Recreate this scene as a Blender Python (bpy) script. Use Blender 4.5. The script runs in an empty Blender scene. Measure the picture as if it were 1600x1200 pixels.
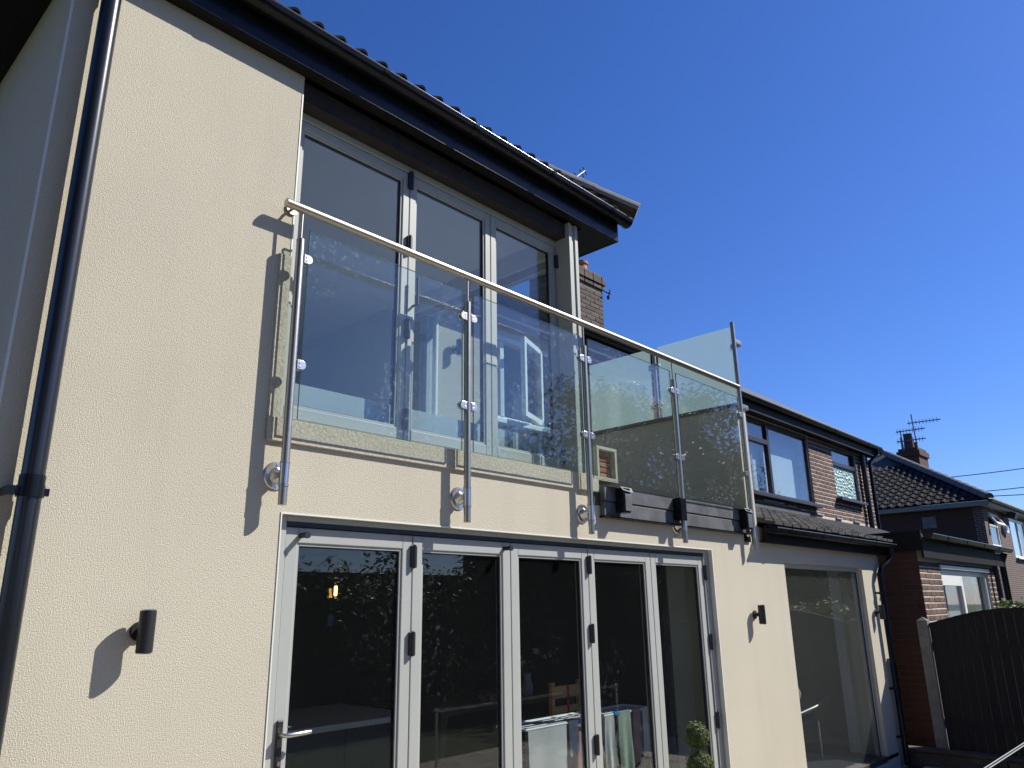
import bpy, bmesh, math, random
from mathutils import Vector, Matrix
random.seed(7)
S = bpy.context.scene
COL = S.collection
R = math.radians

# ------------------------------------------------------------------ camera, sky, sun, exposure
cam_d = bpy.data.cameras.new('camera'); cam = bpy.data.objects.new('camera', cam_d); COL.objects.link(cam)
cam_d.sensor_fit = 'HORIZONTAL'; cam_d.sensor_width = 36.0; cam_d.lens = 36.0 * 1182.385 / 1600.0
cam_d.clip_start = 0.05; cam_d.clip_end = 2000
CX, CY, CZ = 0.0, -3.3, 1.6
cam.matrix_world = Matrix.Translation((CX, CY, CZ)) @ (Matrix.Rotation(-0.82261, 4, 'Z') @ Matrix.Rotation(1.85781, 4, 'X') @ Matrix.Rotation(-0.01571, 4, 'Z'))
S.camera = cam

SUN = Vector((1.40, -1.0, 1.52)).normalized()          # towards the sun
W = bpy.data.worlds.new('World'); S.world = W; W.use_nodes = True
nt = W.node_tree; nt.nodes.clear()
sky = nt.nodes.new('ShaderNodeTexSky'); sky.sky_type = 'NISHITA'; sky.sun_disc = False
sky.sun_elevation = math.asin(SUN.z); sky.sun_rotation = math.atan2(SUN.x, SUN.y)
sky.air_density = 1.0; sky.dust_density = 0.3; sky.ozone_density = 4.0; sky.altitude = 100
hs_ = nt.nodes.new('ShaderNodeHueSaturation'); hs_.inputs['Saturation'].default_value = 1.18
bg = nt.nodes.new('ShaderNodeBackground'); bg.inputs[1].default_value = 0.088
wo = nt.nodes.new('ShaderNodeOutputWorld')
nt.links.new(sky.outputs[0], hs_.inputs['Color']); tn_ = nt.nodes.new('ShaderNodeMix'); tn_.data_type = 'RGBA'; tn_.blend_type = 'MULTIPLY'; tn_.inputs[0].default_value = 1.0; tn_.inputs[7].default_value = (.64, .72, 1.06, 1)
nt.links.new(hs_.outputs[0], tn_.inputs[6]); nt.links.new(tn_.outputs[2], bg.inputs[0]); nt.links.new(bg.outputs[0], wo.inputs[0])
sl = bpy.data.lights.new('sun', 'SUN'); sl.energy = 5.0; sl.angle = R(0.5); sl.color = (1.0, 0.95, 0.855)
so = bpy.data.objects.new('sun', sl); COL.objects.link(so)
so.rotation_euler = SUN.to_track_quat('Z', 'Y').to_euler(); so.location = (12, -10, 15)
S.view_settings.view_transform = 'Standard'; S.view_settings.look = 'None'
S.view_settings.gamma = 1.0; S.view_settings.use_curve_mapping = False
S.view_settings.exposure = 0.66
S.cycles.transparent_max_bounces = 32; S.cycles.max_bounces = 10
S.cycles.sample_clamp_indirect = 6.0

# ------------------------------------------------------------------ materials
def _new(name):
    m = bpy.data.materials.new(name); m.use_nodes = True
    return m, m.node_tree, m.node_tree.nodes['Principled BSDF']
def mat(name, col, rough=0.6, metal=0.0, spec=0.5, var=0.0, vscale=6.0, bump=0.0, bscale=200.0, bdist=0.002, rnd=0.0, stretch=None, col2=None):
    m, t, b = _new(name); N = t.nodes; L = t.links
    b.inputs['Base Color'].default_value = (*col, 1); b.inputs['Roughness'].default_value = rough
    b.inputs['Metallic'].default_value = metal; b.inputs['Specular IOR Level'].default_value = spec
    tc = N.new('ShaderNodeTexCoord'); src = tc.outputs['Object']
    if stretch:
        mp = N.new('ShaderNodeMapping'); mp.inputs['Scale'].default_value = stretch; L.new(src, mp.inputs[0]); src = mp.outputs[0]
    out = None
    if var > 0 or col2:
        n = N.new('ShaderNodeTexNoise'); n.inputs['Scale'].default_value = vscale; n.inputs['Detail'].default_value = 6
        L.new(src, n.inputs['Vector'])
        mx = N.new('ShaderNodeMix'); mx.data_type = 'RGBA'
        c2 = col2 or tuple(c * (1 - var) for c in col); c1 = col if col2 else tuple(min(1, c * (1 + var)) for c in col)
        mx.inputs[6].default_value = (*c1, 1); mx.inputs[7].default_value = (*c2, 1)
        rp = N.new('ShaderNodeMapRange'); rp.inputs[1].default_value = 0.3; rp.inputs[2].default_value = 0.7
        L.new(n.outputs[0], rp.inputs[0]); L.new(rp.outputs[0], mx.inputs[0]); out = mx.outputs[2]
    if rnd > 0:
        oi = N.new('ShaderNodeObjectInfo'); hs = N.new('ShaderNodeHueSaturation')
        mr = N.new('ShaderNodeMapRange'); mr.inputs[3].default_value = 1 - rnd; mr.inputs[4].default_value = 1 + rnd
        L.new(oi.outputs['Random'], mr.inputs[0]); L.new(mr.outputs[0], hs.inputs['Value'])
        if out: L.new(out, hs.inputs['Color'])
        else: hs.inputs['Color'].default_value = (*col, 1)
        out = hs.outputs[0]
    if out: L.new(out, b.inputs['Base Color'])
    if bump > 0:
        n = N.new('ShaderNodeTexNoise'); n.inputs['Scale'].default_value = bscale; n.inputs['Detail'].default_value = 3
        L.new(src, n.inputs['Vector'])
        bp = N.new('ShaderNodeBump'); bp.inputs['Strength'].default_value = bump; bp.inputs['Distance'].default_value = bdist
        L.new(n.outputs[0], bp.inputs['Height']); L.new(bp.outputs[0], b.inputs['Normal'])
    return m
def render_mat(name, c1, c2, bscale=95, bdist=0.0035):
    m, t, b = _new(name); N = t.nodes; L = t.links
    tc = N.new('ShaderNodeTexCoord')
    n1 = N.new('ShaderNodeTexNoise'); n1.inputs['Scale'].default_value = 0.9; n1.inputs['Detail'].default_value = 5
    n2 = N.new('ShaderNodeTexNoise'); n2.inputs['Scale'].default_value = bscale; n2.inputs['Detail'].default_value = 3; n2.inputs['Roughness'].default_value = 0.6
    n3 = N.new('ShaderNodeTexVoronoi'); n3.inputs['Scale'].default_value = bscale * 1.1
    for n in (n1, n2, n3): L.new(tc.outputs['Object'], n.inputs['Vector'])
    mx = N.new('ShaderNodeMix'); mx.data_type = 'RGBA'; mx.inputs[6].default_value = (*c1, 1); mx.inputs[7].default_value = (*c2, 1)
    mr = N.new('ShaderNodeMapRange'); mr.inputs[1].default_value = 0.35; mr.inputs[2].default_value = 0.65
    L.new(n1.outputs[0], mr.inputs[0]); L.new(mr.outputs[0], mx.inputs[0])
    # mineral grain: small darker and paler specks in the mix
    mp = N.new('ShaderNodeMapping'); mp.inputs['Scale'].default_value = (5.0, 5.0, .45); L.new(tc.outputs['Object'], mp.inputs[0])
    n4 = N.new('ShaderNodeTexNoise'); n4.inputs['Scale'].default_value = 1.0; n4.inputs['Detail'].default_value = 4; L.new(mp.outputs[0], n4.inputs['Vector'])
    s4 = N.new('ShaderNodeMapRange'); s4.inputs[1].default_value = .52; s4.inputs[2].default_value = .75; s4.inputs[3].default_value = 1.0; s4.inputs[4].default_value = .955; L.new(n4.outputs[0], s4.inputs[0])
    m4 = N.new('ShaderNodeMix'); m4.data_type = 'RGBA'; m4.blend_type = 'MULTIPLY'; m4.inputs[0].default_value = 1.0; L.new(mx.outputs[2], m4.inputs[6]); L.new(s4.outputs[0], m4.inputs[7]); mx = m4
    m2 = N.new('ShaderNodeMix'); m2.data_type = 'RGBA'; m2.blend_type = 'MULTIPLY'; m2.inputs[0].default_value = 1.0
    cr = N.new('ShaderNodeMapRange'); cr.inputs[1].default_value = 0.3; cr.inputs[2].default_value = 0.65; cr.inputs[3].default_value = 0.76; cr.inputs[4].default_value = 1.08
    L.new(n2.outputs[0], cr.inputs[0]); L.new(mx.outputs[2], m2.inputs[6]); L.new(cr.outputs[0], m2.inputs[7])
    L.new(m2.outputs[2], b.inputs['Base Color'])
    ad = N.new('ShaderNodeMath'); ad.operation = 'ADD'
    ml = N.new('ShaderNodeMath'); ml.operation = 'MULTIPLY'; ml.inputs[1].default_value = -0.45
    L.new(n3.outputs['Distance'], ml.inputs[0]); L.new(n2.outputs[0], ad.inputs[0]); L.new(ml.outputs[0], ad.inputs[1])
    bp = N.new('ShaderNodeBump'); bp.inputs['Strength'].default_value = 0.8; bp.inputs['Distance'].default_value = bdist
    L.new(ad.outputs[0], bp.inputs['Height']); L.new(bp.outputs[0], b.inputs['Normal'])
    b.inputs['Roughness'].default_value = 0.95; b.inputs['Specular IOR Level'].default_value = 0.15
    return m
def two_sided(N, L, fr, ior):
    # straight-through glass: both faces of a pane reflect like the outer one (no total internal reflection inside a thin sheet)
    ge = N.new('ShaderNodeNewGeometry'); mr = N.new('ShaderNodeMapRange')
    mr.inputs[3].default_value = ior; mr.inputs[4].default_value = 1.0 / ior
    L.new(ge.outputs['Backfacing'], mr.inputs[0]); L.new(mr.outputs[0], fr.inputs[0])
def glass_mat(name, tint, rough=0.0, ior=1.5, smear=0.0, film=None):
    m = bpy.data.materials.new(name); m.use_nodes = True; t = m.node_tree; N = t.nodes; L = t.links; N.clear()
    o = N.new('ShaderNodeOutputMaterial'); tr = N.new('ShaderNodeBsdfTransparent'); tr.inputs[0].default_value = (*tint, 1)
    gl = N.new('ShaderNodeBsdfGlossy'); gl.inputs['Roughness'].default_value = rough; gl.inputs[0].default_value = (1, 1, 1, 1)
    fr = N.new('ShaderNodeFresnel'); two_sided(N, L, fr, ior)
    mx = N.new('ShaderNodeMixShader'); L.new(fr.outputs[0], mx.inputs[0]); L.new(tr.outputs[0], mx.inputs[1]); L.new(gl.outputs[0], mx.inputs[2])
    last = mx.outputs[0]
    if smear > 0:                                        # dust and dried water marks on the pane, plus an even haze film
        tc = N.new('ShaderNodeTexCoord')
        n = N.new('ShaderNodeTexNoise'); n.inputs['Scale'].default_value = 34; n.inputs['Detail'].default_value = 5; n.inputs['Roughness'].default_value = 0.75
        n2 = N.new('ShaderNodeTexNoise'); n2.inputs['Scale'].default_value = 1.6
        L.new(tc.outputs['Object'], n.inputs['Vector']); L.new(tc.outputs['Object'], n2.inputs['Vector'])
        a = N.new('ShaderNodeMapRange'); a.inputs[1].default_value = 0.56; a.inputs[2].default_value = 0.72; a.inputs[4].default_value = smear
        L.new(n.outputs[0], a.inputs[0])
        b2 = N.new('ShaderNodeMapRange'); b2.inputs[1].default_value = 0.45; b2.inputs[2].default_value = 0.7
        L.new(n2.outputs[0], b2.inputs[0])
        mu = N.new('ShaderNodeMath'); mu.operation = 'MULTIPLY'; L.new(a.outputs[0], mu.inputs[0]); L.new(b2.outputs[0], mu.inputs[1])
        ad = N.new('ShaderNodeMath'); ad.inputs[1].default_value = smear * 0.06 if film is None else film; L.new(mu.outputs[0], ad.inputs[0])
        df = N.new('ShaderNodeBsdfDiffuse'); df.inputs[0].default_value = (.75, .78, .78, 1)
        m2 = N.new('ShaderNodeMixShader'); L.new(ad.outputs[0], m2.inputs[0]); L.new(last, m2.inputs[1]); L.new(df.outputs[0], m2.inputs[2]); last = m2.outputs[0]
    L.new(last, o.inputs[0])
    return m
def frosted_mat(name):
    m = bpy.data.materials.new(name); m.use_nodes = True; t = m.node_tree; N = t.nodes; L = t.links; N.clear()
    o = N.new('ShaderNodeOutputMaterial'); tr = N.new('ShaderNodeBsdfTransparent'); tr.inputs[0].default_value = (.80, .91, .92, 1)
    tl = N.new('ShaderNodeBsdfTranslucent'); tl.inputs[0].default_value = (.50, .62, .64, 1)
    df = N.new('ShaderNodeBsdfDiffuse'); df.inputs[0].default_value = (.46, .55, .55, 1)
    gl = N.new('ShaderNodeBsdfGlossy'); gl.inputs['Roughness'].default_value = 0.05
    a = N.new('ShaderNodeMixShader'); a.inputs[0].default_value = 0.45; L.new(tl.outputs[0], a.inputs[1]); L.new(df.outputs[0], a.inputs[2])
    b = N.new('ShaderNodeMixShader'); b.inputs[0].default_value = 0.42; L.new(tr.outputs[0], b.inputs[1]); L.new(a.outputs[0], b.inputs[2])
    fr = N.new('ShaderNodeFresnel'); two_sided(N, L, fr, 1.45)
    c = N.new('ShaderNodeMixShader'); L.new(fr.outputs[0], c.inputs[0]); L.new(b.outputs[0], c.inputs[1]); L.new(gl.outputs[0], c.inputs[2])
    L.new(c.outputs[0], o.inputs[0]); return m
def leaf_mat(name, c, c2):
    m, t, b = _new(name); N = t.nodes; L = t.links
    g = N.new('ShaderNodeNewGeometry')
    mx = N.new('ShaderNodeMix'); mx.data_type = 'RGBA'; mx.inputs[6].default_value = (*c, 1); mx.inputs[7].default_value = (*c2, 1)
    L.new(g.outputs['Random Per Island'], mx.inputs[0]); L.new(mx.outputs[2], b.inputs['Base Color'])
    b.inputs['Roughness'].default_value = 0.5
    tl = N.new('ShaderNodeBsdfTranslucent'); L.new(mx.outputs[2], tl.inputs[0])
    ms = N.new('ShaderNodeMixShader'); ms.inputs[0].default_value = 0.3
    o = N['Material Output']; L.new(b.outputs[0], ms.inputs[1]); L.new(tl.outputs[0], ms.inputs[2]); L.new(ms.outputs[0], o.inputs[0])
    return m
def brick_tex_mat(name, c1, c2, mortar, scale=1.0, axis='xz'):
    m, t, b = _new(name); N = t.nodes; L = t.links
    tc = N.new('ShaderNodeTexCoord'); sp = N.new('ShaderNodeSeparateXYZ'); cb = N.new('ShaderNodeCombineXYZ')
    L.new(tc.outputs['Object'], sp.inputs[0])
    ad = N.new('ShaderNodeMath'); L.new(sp.outputs[0], ad.inputs[0]); L.new(sp.outputs[1], ad.inputs[1])
    L.new(ad.outputs[0], cb.inputs[0]); L.new(sp.outputs[2], cb.inputs[1])
    k = N.new('ShaderNodeTexBrick'); k.inputs['Color1'].default_value = (*c1, 1); k.inputs['Color2'].default_value = (*c2, 1); k.inputs['Mortar'].default_value = (*mortar, 1)
    k.inputs['Scale'].default_value = scale; k.inputs['Brick Width'].default_value = .225; k.inputs['Row Height'].default_value = .075; k.inputs['Mortar Size'].default_value = .006
    L.new(cb.outputs[0], k.inputs['Vector']); L.new(k.outputs['Color'], b.inputs['Base Color']); b.inputs['Roughness'].default_value = 0.9
    bp = N.new('ShaderNodeBump'); bp.invert = True; bp.inputs['Distance'].default_value = 0.006; L.new(k.outputs['Fac'], bp.inputs['Height']); L.new(bp.outputs[0], b.inputs['Normal'])
    return m
def emit_mat(name, c, s):
    m = bpy.data.materials.new(name); m.use_nodes = True; t = m.node_tree; t.nodes.clear()
    e = t.nodes.new('ShaderNodeEmission'); e.inputs[0].default_value = (*c, 1); e.inputs[1].default_value = s
    o = t.nodes.new('ShaderNodeOutputMaterial'); t.links.new(e.outputs[0], o.inputs[0]); return m
def steel_mat():
    m, t, b = _new('brushed_steel'); N = t.nodes; L = t.links
    b.inputs['Base Color'].default_value = (.45, .40, .335, 1); b.inputs['Metallic'].default_value = 1; b.inputs['Roughness'].default_value = 0.24
    tc = N.new('ShaderNodeTexCoord'); n = N.new('ShaderNodeTexNoise'); n.inputs['Scale'].default_value = 40; n.inputs['Detail'].default_value = 4
    L.new(tc.outputs['Object'], n.inputs['Vector']); r = N.new('ShaderNodeMapRange'); r.inputs[3].default_value = .30; r.inputs[4].default_value = .40
    L.new(n.outputs[0], r.inputs[0]); L.new(r.outputs[0], b.inputs['Roughness']); return m

M = {}
M['render'] = render_mat('cream_render', (.515, .480, .385), (.48, .445, .36), 185, .0028)
M['basecoat'] = render_mat('render_base_coat', (.475, .445, .365), (.42, .395, .325), 60, 0.003)
M['bead'] = mat('corner_bead_plastic', (.62, .62, .58), .5)
M['frame'] = mat('grey_aluminium', (.335, .35, .335), .5, spec=.3, var=.03, vscale=3)
M['gasket'] = mat('black_gasket', (.012, .012, .014), .5)
M['black'] = mat('black_plastic', (.007, .008, .012), .24, spec=.2, var=.2, vscale=9)
M['blackmatt'] = mat('black_satin_metal', (.014, .014, .016), .42)
M['soffit'] = mat('dark_soffit_board', (.009, .009, .010), .6, spec=.15)
M['rim'] = mat('weathered_gutter_rim', (.07, .07, .07), .22, spec=.7)
M['lintel'] = mat('rough_dark_lintel', (.018, .015, .014), .85, var=.4, vscale=15, bump=.6, bscale=60, bdist=.004)
M['steel'] = steel_mat()
M['chrome'] = mat('polished_steel', (.60, .575, .54), .29, 1.0)
M['glass'] = glass_mat('window_glass', (.86, .90, .91), smear=.05)
M['panel'] = glass_mat('balustrade_glass', (.925, .968, .955), smear=.30, film=.009)
M['hazy'] = glass_mat('hazy_window_glass', (.86, .90, .91), smear=.06, film=.014)  # film puts an even pale haze into the tall window's colour
M['edge'] = mat('glass_edge_green', (.10, .22, .19), .15, spec=.8)
M['frost'] = frosted_mat('frosted_glass')
M['tile'] = mat('dark_concrete_tile', (.034, .034, .037), .62, rnd=.25, var=.25, vscale=25, bump=.4, bscale=150)
M['tilelow'] = mat('dusty_plain_tile', (.075, .073, .07), .75, rnd=.5, var=.3, vscale=20, bump=.4, bscale=120)
M['tilefar'] = mat('far_black_tile', (.020, .020, .022), .85, spec=.15, rnd=.25)
M['tilehip'] = mat('hip_tile_grey', (.11, .105, .10), .8, var=.3, vscale=12, bump=.5, bscale=90)
M['felt'] = mat('roof_membrane', (.035, .036, .038), .55, var=.3, vscale=8, bump=.3, bscale=30)
M['lead'] = mat('grey_lead_flashing', (.085, .09, .095), .5, var=.35, vscale=7, bump=.3, bscale=20)
M['leadpale'] = mat('pale_mortar_fillet', (.33, .31, .29), .8, var=.3, vscale=30)
M['brick'] = mat('brown_brick', (.115, .066, .050), .9, rnd=.38, var=.25, vscale=22, bump=.5, bscale=120)
M['brickdark'] = mat('sooty_brick', (.075, .058, .048), .92, rnd=.35, var=.3, vscale=18, bump=.5, bscale=120)
M['brickorange'] = mat('orange_brick', (.32, .13, .06), .9, rnd=.2, var=.25, vscale=25)
M['mortar'] = mat('mortar', (.54, .48, .43), .95, var=.15, vscale=14, bump=.4, bscale=80)
M['mortardark'] = mat('dark_mortar', (.13, .115, .10), .95, var=.25, vscale=14)
M['brickfar'] = brick_tex_mat('far_red_brick', (.088, .056, .048), (.07, .045, .04), (.36, .30, .27))
M['brickshade'] = brick_tex_mat('shaded_red_brick', (.078, .030, .022), (.058, .024, .018), (.07, .046, .038))  # shade put into the colour, for side walls and the backlit chimney
M['brown'] = mat('dark_brown_upvc', (.030, .021, .020), .35)
M['white'] = mat('white_upvc', (.78, .78, .76), .35)
M['greyboard'] = mat('grey_board', (.20, .19, .19), .6)  # mid grey for the far fascia and soffit boards
M['terracotta'] = mat('terracotta_pot', (.36, .15, .085), .85, var=.25, vscale=12)
M['brickfarpot'] = mat('dark_clay', (.085, .05, .042), .9)  # far pots, darker than the near terracotta one
M['pipe'] = mat('glossy_black_pipe', (.009, .010, .013), .27, spec=.65)
M['room'] = mat('grey_green_room_wall', (.15, .17, .16), .9)
M['blind'] = mat('pale_blue_blind', (.50, .58, .62), .8, var=.04, vscale=2)
M['curtain'] = mat('pale_net_curtain', (.55, .60, .66), .9, var=.08, vscale=5)
M['obscure'] = None
M['plaster'] = mat('grey_white_plaster', (.62, .62, .61), .9, var=.03, vscale=2)
M['ceiling'] = mat('off_white_ceiling', (.34, .34, .33), .9)
M['plasterdark'] = mat('room_shade_plaster', (.055, .058, .062), .9)  # gloom of the unlit rooms put into the wall colour
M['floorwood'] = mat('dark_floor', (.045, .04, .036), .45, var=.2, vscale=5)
M['counter'] = mat('pale_worktop', (.55, .54, .50), .35)
M['navy'] = mat('navy_cabinet', (.018, .024, .042), .4)
M['wood'] = mat('pine_wood', (.58, .31, .11), .55, var=.25, vscale=4, stretch=(1, 1, 8))
M['darkwood'] = mat('dark_table_wood', (.06, .035, .022), .45, var=.2, vscale=6)
M['red'] = mat('red_ribbon', (.50, .02, .025), .6)
M['clothw'] = mat('white_cloth', (.46, .455, .44), .95, var=.05, vscale=9)
M['clothp'] = mat('dusky_pink_cloth', (.34, .18, .175), .95, var=.08, vscale=9)
M['clothg'] = mat('charcoal_cloth', (.05, .05, .06), .95)
M['clothgr'] = mat('pale_green_cloth', (.26, .31, .245), .95, var=.06, vscale=9)
M['blueplastic'] = mat('blue_plastic', (.02, .18, .50), .35)
M['whitemetal'] = mat('white_coated_wire', (.75, .76, .74), .4)
M['railgreen'] = mat('weathered_grey_green_wire', (.22, .26, .25), .5)
M['bark'] = mat('bark', (.09, .065, .045), .95, var=.3, vscale=20, bump=.8, bscale=40, bdist=.01)
M['leaf'] = leaf_mat('tree_leaf', (.055, .085, .022), (.028, .05, .014))
M['leafbox'] = leaf_mat('box_leaf', (.13, .175, .045), (.055, .09, .022))
M['leafshrub'] = leaf_mat('shrub_leaf', (.13, .17, .04), (.07, .11, .025))
M['hedgeblock'] = mat('hedge_blocker_dark', (.018, .024, .010), .95, var=.5, vscale=6)  # plain dark colour for the blocking boxes added inside the hedge
M['petal'] = mat('cream_petal', (.75, .62, .38), .7)
M['fence'] = mat('dark_stained_timber', (.008, .0065, .006), .8, rnd=.3, var=.35, vscale=5, stretch=(6, 6, 1), bump=.4, bscale=30)
M['concrete'] = mat('weathered_concrete', (.17, .16, .15), .92, var=.25, vscale=9, bump=.5, bscale=90)
M['sleeper'] = mat('old_sleeper_timber', (.075, .055, .038), .85, var=.4, vscale=6, stretch=(8, 1, 8), bump=.4, bscale=25)
M['paving'] = mat('warm_bounce_paving', (.35, .31, .245), .9, var=.2, vscale=4, bump=.3, bscale=60)  # unseen paving, toned to bounce warm light onto shaded walls
M['lawn'] = mat('lawn_grass', (.035, .055, .018), .95, var=.35, vscale=8, bump=.8, bscale=60, bdist=.02)
M['bulb'] = emit_mat('glowing_filament', (1.0, .55, .12), 14.0)
M['lampglass'] = glass_mat('lamp_glass', (.93, .90, .82))
M['ceramic'] = mat('grey_planter', (.10, .10, .11), .5)
M['pinkcushion'] = mat('dusky_cushion', (.34, .24, .22), .9)
M['cable'] = mat('grey_cable', (.10, .11, .13), .6)

def obscure_mat():
    m, t, b = _new('patterned_obscure_glass'); N = t.nodes; L = t.links
    b.inputs['Base Color'].default_value = (.30, .55, .58, 1); b.inputs['Roughness'].default_value = .12; b.inputs['Specular IOR Level'].default_value = 1.0
    tc = N.new('ShaderNodeTexCoord')
    w = N.new('ShaderNodeTexVoronoi'); w.inputs['Scale'].default_value = 16; w.inputs['Randomness'].default_value = .6
    L.new(tc.outputs['Object'], w.inputs['Vector'])
    bp = N.new('ShaderNodeBump'); bp.inputs['Strength'].default_value = 1; bp.inputs['Distance'].default_value = .05
    L.new(w.outputs['Distance'], bp.inputs['Height']); L.new(bp.outputs[0], b.inputs['Normal'])
    cr = N.new('ShaderNodeMapRange'); cr.inputs[1].default_value = .1; cr.inputs[2].default_value = .5; L.new(w.outputs['Distance'], cr.inputs[0])
    mx = N.new('ShaderNodeMix'); mx.data_type = 'RGBA'; mx.inputs[6].default_value = (.16, .36, .42, 1); mx.inputs[7].default_value = (.50, .72, .70, 1)
    L.new(cr.outputs[0], mx.inputs[0]); L.new(mx.outputs[2], b.inputs['Base Color'])
    return m
M['obscure'] = obscure_mat()

# ------------------------------------------------------------------ mesh helpers (world coordinates in, thing base subtracted on build)
class MB:
    def __init__(s): s.v = []; s.f = []; s.m = []
    def quad(s, pts, mi=0):
        b = len(s.v); s.v += [Vector(p) for p in pts]; s.f.append(tuple(range(b, b + len(pts)))); s.m.append(mi); return s
    def box(s, x0, x1, y0, y1, z0, z1, mi=0, ends=None):
        b = len(s.v)
        s.v += [Vector(p) for p in ((x0,y0,z0),(x1,y0,z0),(x1,y1,z0),(x0,y1,z0),(x0,y0,z1),(x1,y0,z1),(x1,y1,z1),(x0,y1,z1))]
        for k, q in enumerate(((0,3,2,1),(4,5,6,7),(0,1,5,4),(1,2,6,5),(2,3,7,6),(3,0,4,7))):
            s.f.append(tuple(b + i for i in q)); s.m.append(ends if (ends is not None and k in (0,1,3,5)) else mi)
        return s
    def obox(s, c, ux, uy, uz, hx, hy, hz, mi=0):
        c = Vector(c); ux = Vector(ux).normalized(); uy = Vector(uy).normalized(); uz = Vector(uz).normalized(); b = len(s.v)
        for a, e, g in ((-1,-1,-1),(1,-1,-1),(1,1,-1),(-1,1,-1),(-1,-1,1),(1,-1,1),(1,1,1),(-1,1,1)):
            s.v.append(c + ux*hx*a + uy*hy*e + uz*hz*g)
        for q in ((0,3,2,1),(4,5,6,7),(0,1,5,4),(1,2,6,5),(2,3,7,6),(3,0,4,7)): s.f.append(tuple(b+i for i in q)); s.m.append(mi)
        return s
    def tube(s, pts, r, n=16, cap=True, mi=0):
        pts = [Vector(p) for p in pts]; rs = r if isinstance(r, (list, tuple)) else [r]*len(pts)
        b = len(s.v); up = None
        for i, p in enumerate(pts):
            d = (pts[min(i+1, len(pts)-1)] - pts[max(i-1, 0)]).normalized()
            if up is None: up = d.orthogonal().normalized()
            up = (up - d*up.dot(d)).normalized() if (up - d*up.dot(d)).length > 1e-6 else d.orthogonal().normalized()
            w = d.cross(up)
            for k in range(n):
                a = 2*math.pi*k/n; s.v.append(p + (up*math.cos(a) + w*math.sin(a))*rs[i])
        for i in range(len(pts)-1):
            for k in range(n):
                a = b+i*n+k; c = b+i*n+(k+1) % n; s.f.append((a, c, c+n, a+n)); s.m.append(mi)
        if cap:
            s.f.append(tuple(b+k for k in range(n))[::-1]); s.f.append(tuple(b+(len(pts)-1)*n+k for k in range(n))); s.m += [mi, mi]
        return s
    def prism(s, prof, axis, a, b2, mi=0, cap=True):
        # prof: closed list of 2D points in the plane across the axis ('x': (y,z); 'y': (x,z); 'z': (x,y))
        def P(q, t): return Vector((t, q[0], q[1])) if axis == 'x' else Vector((q[0], t, q[1])) if axis == 'y' else Vector((q[0], q[1], t))
        n = len(prof); b = len(s.v); s.v += [P(q, a) for q in prof] + [P(q, b2) for q in prof]
        for k in range(n): s.f.append((b+k, b+(k+1) % n, b+n+(k+1) % n, b+n+k)); s.m.append(mi)
        if cap: s.f.append(tuple(b+k for k in range(n))[::-1]); s.f.append(tuple(b+n+k for k in range(n))); s.m += [mi, mi]
        return s
    def wall(s, xs, zs, solid, y0, y1, mi=0):
        nx, nz = len(xs)-1, len(zs)-1
        ok = lambda i, j: 0 <= i < nx and 0 <= j < nz and solid((xs[i]+xs[i+1])/2, (zs[j]+zs[j+1])/2)
        for i in range(nx):
            for j in range(nz):
                if not ok(i, j): continue
                a, b, c, d = xs[i], xs[i+1], zs[j], zs[j+1]
                s.quad([(a,y0,c),(b,y0,c),(b,y0,d),(a,y0,d)], mi); s.quad([(b,y1,c),(a,y1,c),(a,y1,d),(b,y1,d)], mi)
                if not ok(i-1, j): s.quad([(a,y1,c),(a,y0,c),(a,y0,d),(a,y1,d)], mi)
                if not ok(i+1, j): s.quad([(b,y0,c),(b,y1,c),(b,y1,d),(b,y0,d)], mi)
                if not ok(i, j-1): s.quad([(a,y0,c),(a,y1,c),(b,y1,c),(b,y0,c)], mi)
                if not ok(i, j+1): s.quad([(a,y0,d),(b,y0,d),(b,y1,d),(a,y1,d)], mi)
        return s
    def build(s, name, mats, parent=None, smooth=False, bevel=0.0, base=None, merge=False):
        if base is None: base = base_of(parent) if parent else Vector((0,0,0))
        me = bpy.data.meshes.new(name); me.from_pydata([v - base for v in s.v], [], s.f)
        for m in (mats if isinstance(mats, (list, tuple)) else [mats]): me.materials.append(m)
        me.polygons.foreach_set('material_index', s.m)
        if merge or smooth or bevel or s.f:
            bm = bmesh.new(); bm.from_mesh(me)
            if merge: bmesh.ops.remove_doubles(bm, verts=bm.verts, dist=1e-5)
            bmesh.ops.recalc_face_normals(bm, faces=bm.faces); bm.to_mesh(me); bm.free()
        if smooth:
            me.polygons.foreach_set('use_smooth', [True]*len(me.polygons)); me.set_sharp_from_angle(angle=R(38))
        o = bpy.data.objects.new(name, me); COL.objects.link(o)
        if parent: o.parent = parent
        else: o.location = base
        if bevel:
            md = o.modifiers.new('edge', 'BEVEL'); md.width = bevel; md.segments = 2; md.limit_method = 'ANGLE'; md.angle_limit = R(50)
        return o
def base_of(o):
    v = Vector((0,0,0))
    while o is not None: v = v + Vector(o.location); o = o.parent
    return v
def thing(name, label, cat, loc=(0,0,0), group=None):
    o = bpy.data.objects.new(name, None); COL.objects.link(o); o.location = loc; o.empty_display_size = .2
    o['label'] = label; o['category'] = cat
    if group: o['group'] = group
    return o
def tag(o, label, cat, group=None):
    o['label'] = label; o['category'] = cat
    if group: o['group'] = group
    return o
def struct(o): o['kind'] = 'structure'; return o
def stuff(o): o['kind'] = 'stuff'; return o
def dup(root, loc, label, group=None):
    r = root.copy(); COL.objects.link(r); r.location = loc; r['label'] = label
    if group: r['group'] = group
    def rec(src, dst):
        for ch in list(src.children):
            c = ch.copy(); COL.objects.link(c); c.parent = dst; rec(ch, c)
    rec(root, r); return r
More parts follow.
